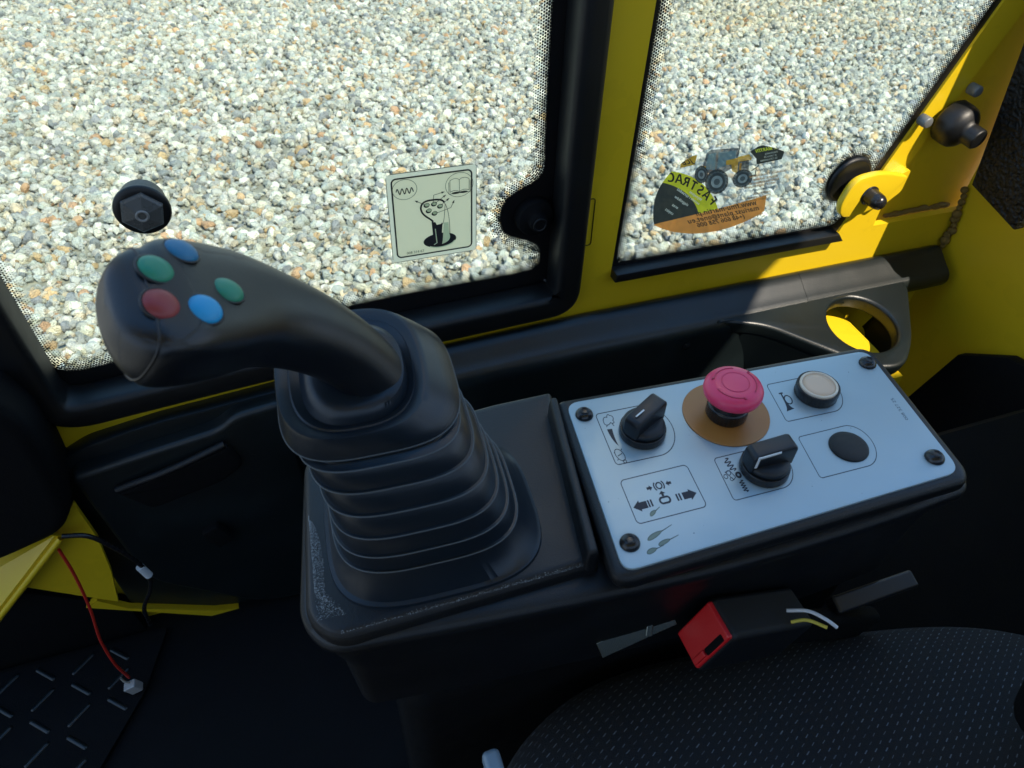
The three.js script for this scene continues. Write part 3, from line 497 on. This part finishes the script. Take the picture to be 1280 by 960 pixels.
    c.beginPath(); c.moveTo(-83.4, 34.2); c.bezierCurveTo(-83.2, 29, -82.4, 26, -80.6, 23.6); c.bezierCurveTo(-81.2, 27, -80.9, 30.5, -80.3, 34); c.fill();
    c.beginPath(); c.ellipse(-82.2, 18.6, 2.3, 3.6, 0.35, 0, 7); c.stroke(); c.beginPath(); c.arc(-80.9, 14.6, 0.9, 0, 7); c.stroke(); c.beginPath(); c.moveTo(-84.4, 20); c.lineTo(-85, 20.6); c.moveTo(-80.4, 21); c.lineTo(-79.8, 21.7); c.moveTo(-84, 16.5); c.lineTo(-84.8, 16); c.moveTo(-83.6, 18.2); c.lineTo(-80.6, 19.2); c.stroke();
    // brake symbol and travel arrows
    on(AB);
    c.lineWidth = 0.75; c.beginPath(); c.arc(-68.2, -2.4, 1.7, 0, 7); c.stroke(); c.beginPath(); c.arc(-68.2, -2.4, 3, -0.8, 0.8); c.stroke(); c.beginPath(); c.arc(-68.2, -2.4, 3, 2.34, 3.94); c.stroke();
    const arr = (x, y, d, l, w, s) => { c.beginPath(); c.moveTo(x, y); c.lineTo(x - d * l * 0.5, y + w); c.lineTo(x - d * l * 0.5, y + s); c.lineTo(x - d * l, y + s); c.lineTo(x - d * l, y - s); c.lineTo(x - d * l * 0.5, y - s); c.lineTo(x - d * l * 0.5, y - w); c.fill(); };
    arr(-72.4, -2.5, 1, 3.4, 1.5, 0.7); arr(-64, -2.3, -1, 3.4, 1.5, 0.7);
    arr(-87.6, -10.4, -1, 8.4, 3, 1.9); c.fillRect(-78.7, -12.2, 1, 3.8); c.fillRect(-77, -12.2, 1, 3.8);
    arr(-49.2, -10.9, 1, 8.4, 3, 1.9); c.fillRect(-59.8, -12.7, 1, 3.8); c.fillRect(-61.5, -12.7, 1, 3.8);
    c.lineWidth = 1.05; c.beginPath(); c.roundRect(-71.4, -12.1, 6, 3.2, 1.6); c.stroke(); c.beginPath(); c.moveTo(-68.4, -5.4); c.lineTo(-70.4, -7); c.lineTo(-66.4, -7); c.fill(); c.fillRect(-69.1, -8.3, 1.4, 1.4);
    // vibration symbols
    on(AV);
    const zig = (ax, ay, bx, by, n, w, lw) => { c.lineWidth = lw; c.beginPath(); for (let i = 0; i <= n * 8; i++) { const t = i / (n * 8), q = Math.sin(t * n * Math.PI * 2) * w, L = Math.hypot(bx - ax, by - ay), px = -(by - ay) / L, py = (bx - ax) / L; const x = ax + (bx - ax) * t + px * q, y = ay + (by - ay) * t + py * q; i ? c.lineTo(x, y) : c.moveTo(x, y); } c.stroke(); };
    zig(-22.4, 3.4, -20.4, -4.4, 3.5, 1.9, 0.6); zig(-19.6, -10.4, -19.2, -17.2, 4.5, 1.4, 0.5);
    c.lineWidth = 1.2; c.beginPath(); c.arc(-19.2, -7.2, 1.35, 0, 7); c.stroke(); c.lineWidth = 0.4; c.beginPath(); c.arc(-24.6, -4.8, 1.3, 0, 7); c.stroke(); c.beginPath(); c.arc(-27.4, -6.4, 1.2, 0, 7); c.stroke(); c.beginPath(); c.arc(-24.6, -8.6, 0.9, 0, 7); c.stroke(); c.beginPath(); c.moveTo(-26.6, -4); c.lineTo(-23.4, -9.2); c.lineTo(-21.6, -8); c.lineTo(-23.4, -3.6); c.closePath(); c.stroke();
    // horn
    on(AH);
    c.beginPath(); c.moveTo(33.8, 22.5); c.lineTo(40.2, 23.3); c.bezierCurveTo(37.8, 25, 37.2, 27, 37.2, 34.2); c.lineTo(36.2, 34.2); c.bezierCurveTo(36, 27, 35.6, 24.4, 33.8, 22.5); c.fill(); c.fillRect(35.2, 34.2, 3, 0.9); c.lineWidth = 0.75; c.beginPath(); c.ellipse(39.4, 29.6, 2.5, 2.9, 0, 0, 7); c.stroke();
    on(AT);
    const text = (s, x, y, a, px) => { c.save(); c.translate(x, y); c.rotate(a); c.scale(1, -1); c.font = px + 'px sans-serif'; c.fillText(s, 0, 0); c.restore(); };
    text('008 327 25', 117.6, 0.4, Math.PI / 2 + 0.06, 3.3);
    // peeled and scorched marks
    on(AF);
    const flame = (ax, ay, bx, by, w) => { const L = Math.hypot(bx - ax, by - ay), ux = (bx - ax) / L, uy = (by - ay) / L, px = -uy, py = ux; c.beginPath(); c.moveTo(ax, ay); c.bezierCurveTo(ax + ux * L * 0.1 + px * w, ay + uy * L * 0.1 + py * w, ax + ux * L * 0.4 + px * w, ay + uy * L * 0.4 + py * w, ax + ux * L * 0.6, ay + uy * L * 0.6); c.lineTo(bx, by); c.lineTo(ax + ux * L * 0.55 - px * 0.2, ay + uy * L * 0.55 - py * 0.2); c.bezierCurveTo(ax + ux * L * 0.4 - px * w, ay + uy * L * 0.4 - py * w, ax - ux * 0.5, ay - uy * 0.5 - py * w, ax, ay); c.fillStyle = '#67786f'; c.fill(); c.lineWidth = 0.3; c.strokeStyle = '#3c4a48'; c.stroke(); };
    flame(-80.2, -16.2, -73, -13.2, 1.3); flame(-87.2, -27.6, -71, -23.6, 1.5); flame(-82.6, -31.4, -70, -29.4, 1.3); flame(-90.4, -33.6, -80, -32.2, 1.5);
    on([1, 0, 0, 1, 0, 0]); c.fillStyle = '#39434c'; for (let i = 0; i < 60; i++) { c.beginPath(); c.arc(x0 + (x1 - x0) * rnd(), y0 + (y1 - y0) * rnd(), 0.08 + 0.22 * rnd() ** 3, 0, 7); c.fill(); }
    c.globalAlpha = 0.05; c.strokeStyle = '#ffffff'; c.lineWidth = 0.12; for (let i = 0; i < 70; i++) { const x = x0 + (x1 - x0) * rnd(), y = y0 + (y1 - y0) * rnd(); c.beginPath(); c.moveTo(x, y); c.lineTo(x + 14 * (rnd() - 0.5), y + 14 * (rnd() - 0.5)); c.stroke(); } c.globalAlpha = 1;
  });
  const face = lay(uvBox(extrude(shape(pl), 0.0011, 0.0004), x0 / 1000, y0 / 1000, x1 / 1000, y1 / 1000)).translate(0, -0.0018, 0);
  const plate = part('face_plate', face, phy({ map: tex, color: lin(1, 1, 1), metalness: 0.4, roughness: 0.48, roughnessMap: rep(roughTex, 0.3) }), con, 'silver face plate printed with black machine symbols');
  const screw = (u, v) => {
    const g = [lathe(mm([[0, 3.6], [2.2, 3.6], [3.6, 3.1], [4.9, 1.6], [5.3, 0.4], [5.3, 0], [0, 0]]), 32), new THREE.TorusGeometry(0.0023, 0.0006, 6, 6).rotateX(Math.PI / 2).translate(0, 0.0036, 0)];
    const s = part('screw', g, M.gloss, plate); s.position.set(u / 1000, -0.0003, -v / 1000); s.rotation.y = u;
    const k = s; return k;
  };
  screw(-84, 54.6); screw(102, 49.6); screw(92.8, -26); screw(-90.3, -33.2);

  // emergency stop
  const es = new THREE.Group(); es.name = 'emergency_stop'; es.userData.label = 'pink mushroom emergency stop on a yellow disc'; con.add(es); es.position.set(-0.0036, 0, -0.0340);
  part('yellow_disc', lathe(mm([[0, 0.5], [24.8, 0.5], [25.2, 0.2], [25.2, -0.3], [0, -0.3]]), 64), plain(0.36, 0.155, 0.035, 0.4), es, 'dull yellow round disc');
  part('collar', lathe(mm([[0, 16], [10, 16], [10.5, 15.5], [10.5, 9], [11.4, 8.6], [12, 7.8], [12, 1.2], [11.6, 0.5], [0, 0.5]]), 48), M.gloss, es);
  const pink = plain(0.74, 0.045, 0.13, 0.42), pinkd = plain(0.5, 0.03, 0.085, 0.5);
  part('mushroom_head', lathe(mm([[0, 26.2], [7.2, 26.0], [7.4, 25.5], [7.9, 25.5], [8.1, 25.9], [10.9, 25.6], [13.4, 24.9], [15.4, 23.6], [16.6, 21.6], [16.8, 19.4], [16.2, 17.4], [14.4, 15.6], [12, 14.4], [9, 13.8], [0, 13.8]]), 64), pink, es, 'faded pink mushroom head');
  const arcm = []; for (const a0 of [0.5, 2.6, 4.7]) { arcm.push(new THREE.TorusGeometry(0.0118, 0.0004, 6, 24, 1.4).rotateX(Math.PI / 2).rotateY(a0).translate(0, 0.02545, 0)); arcm.push(new THREE.ConeGeometry(0.0011, 0.0026, 3).rotateZ(Math.PI / 2).scale(1, 0.3, 1).translate(0.0118 * Math.cos(0), 0, 0).rotateY(a0).translate(0, 0.02545, 0)); }
  part('turn_arrows', arcm, pinkd, es);

  // two rotary switches
  const blade = (() => { const s = new THREE.Shape(); s.moveTo(-0.0126, -0.002); s.lineTo(-0.0128, 0.007); s.quadraticCurveTo(-0.0124, 0.0098, -0.0098, 0.0104); s.lineTo(0.0096, 0.0126); s.quadraticCurveTo(0.0124, 0.0124, 0.0128, 0.0094); s.lineTo(0.0126, -0.002); s.closePath(); return extrude(s, 0.0078, 0.0012, 3).translate(0, 0, -0.0039); })();
  const rotary = (u, v, ang, label, line) => {
    const r = new THREE.Group(); r.name = 'rotary_switch'; r.userData.label = label; con.add(r); r.position.set(u / 1000, 0, -v / 1000);
    part('collar', lathe(mm([[0, 5], [12.6, 5], [13.2, 4.4], [13.4, 0.6], [13.2, 0], [0, 0]]), 48), M.gloss, r);
    const k = part('knob', [lathe(mm([[0, 10.2], [8, 10], [11.2, 9], [12.1, 7.6], [12.4, 5.2], [0, 5]]), 48), blade.clone().translate(0, 0.0085, 0)], M.grip, r); k.rotation.y = ang;
    const wm = plain(0.72, 0.74, 0.74, 0.5);
    const g = line === 'short' ? [new RoundedBoxGeometry(0.0068, 0.0004, 0.0009, 1, 0.0001).rotateZ(0.05).translate(-0.0058, 0.0203, 0.0)] : [new RoundedBoxGeometry(0.0125, 0.0014, 0.0005, 1, 0.0001).rotateZ(0.10).translate(-0.0040, 0.0186, 0.0052), new RoundedBoxGeometry(0.0014, 0.0085, 0.0005, 1, 0.0001).rotateZ(-0.06).translate(-0.0103, 0.0146, 0.0052)];
    const p = part('pointer_line', g, wm, r); p.rotation.y = ang; return r;
  };
  rotary(-56.5, 33.3, 0.50, 'black speed knob between hare and tortoise symbols', 'short');
  rotary(-2.4, -8.4, 0.0, 'black vibration knob with a long white pointer', 'long');

  // horn button and blanking plug
  const hb = new THREE.Group(); hb.name = 'horn_button'; hb.userData.label = 'round horn push button with a beige cap'; con.add(hb); hb.position.set(0.0562, 0, -0.0350); hb.scale.setScalar(0.84);
  part('bezel', lathe(mm([[0, 5], [12.6, 5], [13.4, 7.6], [14.2, 8.4], [14.9, 7.8], [15.1, 5], [14.6, 1.4], [15, 0.8], [15, 0], [0, 0]]), 56), M.gloss, hb);
  part('cap_ring', lathe(mm([[11.2, 8], [11.6, 9.2], [12.4, 9.4], [13.2, 8.8], [13.3, 7.4]]), 56), plain(0.70, 0.60, 0.47, 0.35), hb);
  part('beige_cap', lathe(mm([[0, 9.0], [7, 8.95], [11.2, 8.7], [11.3, 6], [0, 6]]), 56), plain(0.66, 0.47, 0.32, 0.38), hb);
  part('blanking_plug', lathe(mm([[0, 3.4], [4, 3.2], [7, 2.7], [9.4, 1.8], [10.6, 0.8], [10.9, -0.2], [0, -0.2]]), 56).translate(0.0514, 0, 0.0069), M.plastic, con, 'plain black domed blanking plug');
}

// ---------------------------------------------------------------- joystick
{
  const U0 = -187, V0 = 15, H0 = -14;
  const joy = onConsole(thing('joystick', 'black joystick with five coloured thumb buttons above a ribbed rubber boot', 'joystick'), U0, V0, H0);
  const L = (u, v, h) => V((u - U0) / 1000, (h - H0) / 1000, -(v - V0) / 1000);
  const se = (cu, cv, au, av, h, e, N = 96, hu = 0, hv = 0) => [...Array(N)].map((_, i) => { const t = i / N * Math.PI * 2, c = Math.cos(t), s = Math.sin(t), q = (Math.abs(c) ** e + Math.abs(s) ** e) ** (-1 / e), x = c * q, y = s * q; return L(cu + au * x, cv + av * y, h + hu * x + hv * y); });
  const tiers = [[-182.7, 17.3, 53.8, 46.3, -13], [-185.8, 16.8, 46.7, 41, 8], [-187.8, 14.1, 43.4, 38.6, 22], [-189.7, 12.9, 40.3, 36.4, 36], [-192.3, 14.4, 38.7, 35.3, 50.5], [-196.2, 16.1, 36.9, 34.2, 64.5], [-200.2, 17.3, 35.6, 33.4, 78]];
  const rings = [];
  tiers.forEach(([cu, cv, a, b, h], k) => {
    const ex = 3.4;
    if (k === 0) rings.push(se(cu, cv, a + 2.5, b + 2.5, -14.4, ex), se(cu, cv, a + 2, b + 2, -12.6, ex), se(cu, cv, a, b, -12, ex));
    else rings.push(se(cu, cv, a - 2.6, b - 2.6, h - 2.4, ex), se(cu, cv, a - 0.25, b - 0.25, h - 1.3, ex), se(cu, cv, a, b, h - 0.6, ex), se(cu, cv, a - 0.3, b - 0.3, h + 0.1, ex), se(cu, cv, a - 1.1, b - 1.1, h + 0.2, ex));
    const nx = tiers[k + 1]; if (nx) { const m = 0.62; rings.push(se(cu + (nx[0] - cu) * m, cv + (nx[1] - cv) * m, nx[2] - 0.8, nx[3] - 0.8, h + (nx[4] - h) * m, ex)); }
  });
  const rim = (cu, cv, a, b, h, e, k = 1) => se(cu, cv, a, b, h, e, 96, 0, 5 * k);
  rings.push(rim(-201, 20, 34, 32.5, 80, 3.3, 0.3), rim(-201.6, 24.5, 38, 36, 81.4, 3.2, 0.5), rim(-201.9, 25, 39, 36.8, 82.6, 3.2, 0.5), rim(-202, 25, 38.9, 36.8, 84, 3.2, 0.6), rim(-204.6, 24.4, 35.2, 35.6, 90, 3), rim(-207, 24, 32.4, 34.6, 95, 2.9), rim(-207.8, 23.8, 31, 33.6, 97, 2.9), rim(-207.8, 23.8, 29.4, 32, 97, 2.8), rim(-207.6, 23.6, 26.4, 28.6, 95.4, 2.7), rim(-207.4, 23.5, 25.8, 28, 95.9, 2.7), rim(-207.2, 23.4, 24.6, 26.6, 95.1, 2.7), rim(-206.8, 23, 22.6, 24.2, 94.2, 2.6), rim(-206, 22.4, 21.6, 22.8, 96.4, 2.5), rim(-205.6, 22, 20.4, 21.4, 100, 2.4), rim(-206, 21.8, 17.6, 18.4, 101.6, 2.3), rim(-206, 21.6, 12, 12, 101, 2.2));
  const boot = part('rubber_boot', loft(rings, { angle: 0.8 }), M.boot, joy, 'ribbed black rubber boot');

  const edge = std({ color: lin(0.085, 0.10, 0.11), roughness: 0.6 });  // paler rubber colour stands in for the highlight along each pleat
  tiers.slice(1).concat([[-201.9, 25, 39, 36.8, 83]]).forEach(([cu, cv, a, b, h], k) => part('pleat_highlight', new THREE.TubeGeometry(new THREE.CatmullRomCurve3(se(cu, cv, a - 0.1, b - 0.1, h - (k === 6 ? 0.2 : 0.3), k === 6 ? 3.2 : 3.4, 72, 0, k === 6 ? 2.5 : 0), true), 200, 0.00042, 6, true), edge, boot));
  // grip: sections along the lever with half width, depth above and below the thumb face
  const sec = [[-196, 20.4, 91, 14, 13, 14, 2.2], [-205.4, 21.3, 107.5, 15, 13, 14.6, 2.3], [-217.1, 19.2, 124, 16.6, 13, 15.6, 2.4], [-229.2, 14.6, 138.6, 18.8, 12.8, 17, 2.5], [-238.9, 7.6, 150.8, 21.2, 12.3, 17.6, 2.8], [-248.3, -4.9, 162.6, 22.8, 12.0, 18.2, 3.1], [-254.2, -13.8, 170.0, 22.8, 11.6, 18.0, 3.1], [-258.8, -19.4, 174, 21.4, 10.4, 17.2, 3], [-261.6, -20.4, 176.4, 20, 9.2, 16.2, 2.8], [-264.2, -21.1, 178.4, 17.4, 7.4, 14, 2.6], [-266.2, -21.6, 180, 13.6, 5.2, 11, 2.4], [-267.5, -21.9, 181, 8.6, 2.8, 7.2, 2.2], [-268, -22, 181.4, 0.6, 0.1, 0.5, 2]];
  const up = V(0.608, 0.786, 0.115).normalize();
  const c = sec.map(([u, v, h]) => L(u, v, h));
  const spl = (arr, t) => { const n = arr.length - 1, x = t * n, i = Math.min(n - 1, Math.floor(x)), f = x - i, g = (k) => arr[Math.max(0, Math.min(n, k))]; const [a, b, d, e] = [g(i - 1), g(i), g(i + 1), g(i + 2)]; return 0.5 * (2 * b + (d - a) * f + (2 * a - 5 * b + 4 * d - e) * f * f + (3 * b - a - 3 * d + e) * f * f * f); };
  const rr = [], NS = 110, NP = 120;
  for (let k = 0; k <= NS; k++) {
    const t = k / NS, p = V(spl(c.map((q) => q.x), t), spl(c.map((q) => q.y), t), spl(c.map((q) => q.z), t));
    const ta = Math.min(t, 0.62), q0 = V(spl(c.map((q) => q.x), ta - 0.03 < 0 ? 0 : ta - 0.03), spl(c.map((q) => q.y), Math.max(0, ta - 0.03)), spl(c.map((q) => q.z), Math.max(0, ta - 0.03))), q1 = V(spl(c.map((q) => q.x), ta + 0.03), spl(c.map((q) => q.y), ta + 0.03), spl(c.map((q) => q.z), ta + 0.03));
    const T = q1.sub(q0).normalize(), Tm = t > 0.15 ? T.lerp(V(-0.70, 0.55, 0.30).normalize(), Math.min(1, (t - 0.15) / 0.5)).normalize() : T;
    const N = up.clone().addScaledVector(Tm, -up.dot(Tm)).normalize(), B = V().crossVectors(Tm, N).normalize();
    const [a, b, d, e] = [3, 4, 5, 6].map((i) => spl(sec.map((q) => q[i]), t));
    rr.push([...Array(NP)].map((_, i) => { const w = i / NP * Math.PI * 2, cs = Math.cos(w), sn = Math.sin(w), ee = sn > 0 ? e + 1.6 * Math.min(1, Math.max(0, (t - 0.3) / 0.2)) * sn : e, q = (Math.abs(cs) ** ee + Math.abs(sn) ** ee) ** (-1 / ee); return p.clone().addScaledVector(B, cs * q * a / 1000).addScaledVector(N, sn * q * (sn > 0 ? b : d) / 1000); }));
  }
  const gr = part('grip', loft(rr, { angle: 3.2 }), M.grip, joy, 'smooth black lever grip with a broad head');
  part('shell_seam', new THREE.TubeGeometry(new THREE.CatmullRomCurve3(rr[Math.round(NS * 0.66)].filter((_, i) => i % 3 === 0), true), 160, 0.00045, 6, true), M.frit, gr);
  for (const [u, v, h, col, lab] of [[-248.5, 0.1, 181, [0.010, 0.15, 0.30], 'dark blue thumb button nearest the window'], [-253.9, -13, 184.3, [0.015, 0.22, 0.13], 'green thumb button above the red one'], [-252.5, -26.2, 181.1, [0.24, 0.03, 0.032], 'dull red thumb button'], [-242.7, -22.4, 174.2, [0.010, 0.30, 0.60], 'bright blue thumb button'], [-237.9, -7.1, 168.8, [0.015, 0.22, 0.13], 'green thumb button nearest the lever']]) {
    const g = new THREE.SphereGeometry(0.0053, 32, 16, 0, Math.PI * 2, 0, Math.PI / 2).scale(1, 0.5, 1);
    const face = V(0.62, 0.772, 0.07 - 0.011 * (v + 12)).normalize(); const b = part('thumb_button', g, plain(...col, 0.5), joy, lab); b.position.copy(L(u, v, h)).addScaledVector(face, -0.0004); b.quaternion.setFromUnitVectors(V(0, 1, 0), face); part('button_gap', new THREE.TorusGeometry(0.0055, 0.00045, 8, 40).rotateX(Math.PI / 2).translate(0, 0.0002, 0), M.frit, b);
  }
}

// ---------------------------------------------------------------- console pedestal, seat and what lies between
{
  const p = thing('console_pedestal', 'black box pedestal below the control console', 'pedestal', [0, E, 0]);
  part('pedestal_shell', new RoundedBoxGeometry(0.36, 0.40, 0.11, 3, 0.02).translate(0.19, -0.655, -0.235), M.dark, p);
  const seat = thing('driver_seat', 'dark driver seat cushion with small pale dashes woven into the fabric', 'seat', [0.252, E - 0.477, 0.090]); seat.rotation.y = -0.19;
  const tex = canvasTex(512, 512, (c, W) => {
    c.fillStyle = '#15191d'; c.fillRect(0, 0, W, W);
    for (let i = 0; i < 128; i++) for (let j = 0; j < 128; j++) { const s = hash(i, j, 4); c.fillStyle = s > 0.5 ? '#191e23' : '#111418'; c.fillRect(i * 4, j * 4, 3, 2); }
    c.strokeStyle = '#69727a'; c.lineCap = 'round';
    for (let i = 0; i < 8; i++) for (let j = 0; j < 8; j++) { const x = i * 64 + (j % 2 ? 32 : 0) + 12 + 6 * hash(i, j, 1), y = j * 64 + 26 + 8 * hash(i, j, 2); c.lineWidth = 5 + 5 * hash(i, j, 3); c.globalAlpha = 0.55 + 0.45 * hash(i, j, 7); c.beginPath(); c.moveTo(x, y); c.lineTo(x + 9 + 5 * hash(i, j, 5), y + 20); c.stroke(); }
    c.globalAlpha = 1;
  });
  tex.wrapS = tex.wrapT = THREE.RepeatWrapping; const ft = rep(tex, 0.044);
  const rings = []; const ring = (a, b, y, e = 3.6) => [...Array(120)].map((_, i) => { const t = i / 120 * Math.PI * 2, c = Math.cos(t), s = Math.sin(t); return V(a * Math.sign(c) * Math.abs(c) ** (2 / e), y, -b * Math.sign(s) * Math.abs(s) ** (2 / e)); });
  for (const [k, y] of [[0.90, -0.13], [0.97, -0.11], [1, -0.08], [1, -0.04], [0.985, -0.02], [0.95, -0.006], [0.88, 0.004], [0.74, 0.012], [0.5, 0.018], [0.25, 0.02]]) rings.push(ring(0.26 - (1 - k) * 0.24, 0.25 - (1 - k) * 0.24, y));
  const cu = loft(rings, { angle: 1.2 });
  { const q = cu.attributes.position, uv = cu.attributes.uv; for (let i = 0; i < q.count; i++) uv.setXY(i, q.getX(i) * 0.8 + q.getZ(i) * 0.35, q.getZ(i) * 1.1 + q.getY(i) * 0.7); }
  part('cushion', cu, std({ map: ft, roughness: 0.95, bumpMap: rep(grainTex, 0.03), bumpScale: 0.0004 }), seat);
  part('recliner_cover', new RoundedBoxGeometry(0.10, 0.09, 0.05, 4, 0.018).rotateY(0.3).rotateX(-0.3).translate(0.115, 0.09, -0.16), M.dark, seat);
  part('side_bolster', new RoundedBoxGeometry(0.12, 0.2, 0.4, 4, 0.03).rotateZ(-0.3).translate(0.26, 0.1, 0.06), M.dark, seat);
}
{
  const b = thing('seat_belt_buckle', 'black seat belt buckle with a red release button beside the seat', 'buckle', [0.184, E - 0.392, -0.140]);
  const ex = V(0.935, -0.3543, -0.0154).normalize(), ey = V(0.3545, 0.9348, 0.0197).normalize(), ez = V().crossVectors(ex, ey);
  b.quaternion.setFromRotationMatrix(new THREE.Matrix4().makeBasis(ex, ey, ez));
  part('buckle_body', new RoundedBoxGeometry(0.070, 0.040, 0.027, 4, 0.004).translate(0.035, 0, 0), M.plastic, b);
  part('release_button', [new RoundedBoxGeometry(0.006, 0.036, 0.0235, 3, 0.0016).translate(0.0012, 0, 0), new RoundedBoxGeometry(0.003, 0.012, 0.004, 2, 0.001).translate(-0.002, -0.010, 0.0085)], plain(0.55, 0.012, 0.016, 0.35), b, 'red release button');
  part('tongue_slot', new RoundedBoxGeometry(0.002, 0.017, 0.0042, 2, 0.0008).translate(-0.0018, 0.005, 0.0088), M.dark, b);
  part('buckle_stalk', new RoundedBoxGeometry(0.12, 0.028, 0.012, 2, 0.004).rotateZ(-0.15).translate(0.12, -0.016, 0), M.dark, b);
}
{
  const wire = (name, label, cat, pts, r, mat) => { const t = thing(name, label, cat, [pts[0][0], E + pts[0][1], pts[0][2]]); return [t, part('insulation', tube(pts.map((p) => [p[0] - pts[0][0], p[1] - pts[0][1], p[2] - pts[0][2]]), r, 60, 8), mat, t), pts[0]]; };
  const [rw, , o] = wire('red_wire', 'thin red wire hanging over the yellow gusset to a grey plug', 'wire', [[-0.262, -0.602, -0.482], [-0.263, -0.64, -0.48], [-0.268, -0.70, -0.474], [-0.276, -0.755, -0.468], [-0.276, -0.80, -0.462], [-0.272, -0.833, -0.46]], 0.0016, plain(0.42, 0.02, 0.012, 0.45));
  part('plug', [new RoundedBoxGeometry(0.014, 0.016, 0.01, 2, 0.0015).rotateZ(0.35).translate(-0.270 - o[0], -0.842 - o[1], -0.452 - o[2])], plain(0.34, 0.33, 0.32, 0.5), rw, 'small pale grey plug');
  part('bare_end', tube([[-0.271 - o[0], -0.838 - o[1], -0.455 - o[2]], [-0.274 - o[0], -0.825 - o[1], -0.452 - o[2]], [-0.275 - o[0], -0.815 - o[1], -0.452 - o[2]]], 0.0012, 10, 6), plain(0.5, 0.47, 0.42, 0.4), rw);
  const [bw, , o2] = wire('black_cable', 'thin black cable with a white tag curving over the door panel', 'cable', [[-0.258, -0.596, -0.492], [-0.238, -0.602, -0.49], [-0.221, -0.635, -0.49], [-0.212, -0.668, -0.492], [-0.211, -0.70, -0.494], [-0.218, -0.725, -0.496], [-0.236, -0.765, -0.5], [-0.24, -0.80, -0.5]], 0.0024, M.gloss);
  part('white_tag', new THREE.CylinderGeometry(0.0042, 0.0042, 0.019, 16).rotateZ(0.18).translate(-0.2115 - o2[0], -0.684 - o2[1], -0.4925 - o2[2]), plain(0.62, 0.66, 0.68, 0.5), bw, 'white sleeve tag');
  wire('white_wire', 'short white wire end beside the seat belt buckle', 'wire', [[0.236, -0.386, -0.136], [0.246, -0.382, -0.130], [0.252, -0.381, -0.122], [0.257, -0.384, -0.117]], 0.0011, plain(0.6, 0.62, 0.64));
  wire('yellow_wire', 'short yellow wire end below the white wire', 'wire', [[0.236, -0.389, -0.130], [0.244, -0.386, -0.127], [0.252, -0.385, -0.119]], 0.0011, plain(0.55, 0.45, 0.06));
  const sb = thing('seat_bracket', 'thin bare metal bracket between console and seat cushion', 'bracket', [0.153, E - 0.409, -0.160]);
  part('bracket_plate', [new RoundedBoxGeometry(0.050, 0.0105, 0.002, 2, 0.0006), new RoundedBoxGeometry(0.004, 0.009, 0.004, 2, 0.0006).rotateZ(-0.5).translate(0.008, 0, 0.001)].map((g) => g.rotateX(-0.75).rotateZ(0.28)), std({ color: lin(0.15, 0.16, 0.14), roughness: 0.3, metalness: 0.85, roughnessMap: rep(roughTex, 0.02) }), sb);
  const rl = thing('seat_rail', 'grey metal rail on the rear side of the seat', 'rail', [0.33, E - 0.435, -0.146]);
  part('rail_bar', new RoundedBoxGeometry(0.062, 0.014, 0.012, 2, 0.002).rotateZ(0.12).rotateX(0.3), plain(0.008, 0.009, 0.010, 0.45), rl);
  const lv = thing('seat_lever', 'pale blue grey lever end at the lower left of the seat', 'lever', [0.050, E - 0.432, -0.120]);
  part('lever_end', new RoundedBoxGeometry(0.010, 0.012, 0.022, 3, 0.003), plain(0.2, 0.27, 0.33, 0.4), lv);
}
{
  const rc = thing('rear_side_cover', 'black plastic cover in front of the yellow rear wall at the right', 'cover', [0, E, 0]);
  part('cover_panel', extrude(shape([[0.475, -0.87], [0.47, -0.712], [0.437, -0.585], [0.384, -0.543], [0.2, -0.50], [-0.2, -0.50], [-0.2, -0.87]]), 0.012, 0.002).rotateY(Math.PI / 2).translate(0.775, 0, 0), M.dark, rc);
  part('inner_shell', extrude(shape(mm([[0, 0], [420, 0], [420, -330], [60, -330]])), 0.02).rotateX(-0.9).translate(0.36, -0.52, -0.30), M.dark, rc);
  const tp = thing('rear_trim_pad', 'black textured trim pad at the upper right edge beside the rear pillar', 'trim pad', [0, E, 0]);
  part('pad', extrude(shape([[0.536, -0.25], [0.513, -0.384], [0.443, -0.40], [0.436, -0.37], [0.436, 0.1], [0.6, 0.1]]), 0.012, 0.003).rotateY(Math.PI / 2).translate(0.745, 0, 0), phy({ color: lin(0.004, 0.005, 0.006), roughness: 0.55, specularIntensity: 0.7, bumpMap: rep(grainTex, 0.22), bumpScale: 0.003 }), tp);
  const bs = thing('rubber_buffer', 'black stepped rubber buffer with two studs on the rear pillar', 'buffer', [0.702, E - 0.318, -0.548]);
  const bd = part('buffer_body', lathe(mm([[0, 44], [9, 44], [11, 42], [11, 32], [12, 29], [15, 27], [19, 24], [22, 20], [23, 14], [23, 3], [21, 0], [0, 0]])), M.rubber, bs); bd.quaternion.setFromUnitVectors(V(0, 1, 0), V(0.12, -0.12, 1).normalize());
  for (const [x, y] of [[-0.038, 0.004], [0.012, 0.032]]) { const k = part('stud', lathe(mm([[0, 12], [4.5, 12], [6, 10.5], [6, 0], [0, 0]]), 24).rotateX(Math.PI / 2), M.greySteel, bs); k.position.set(x, y, 0); }
}

renderer.render(scene, camera);
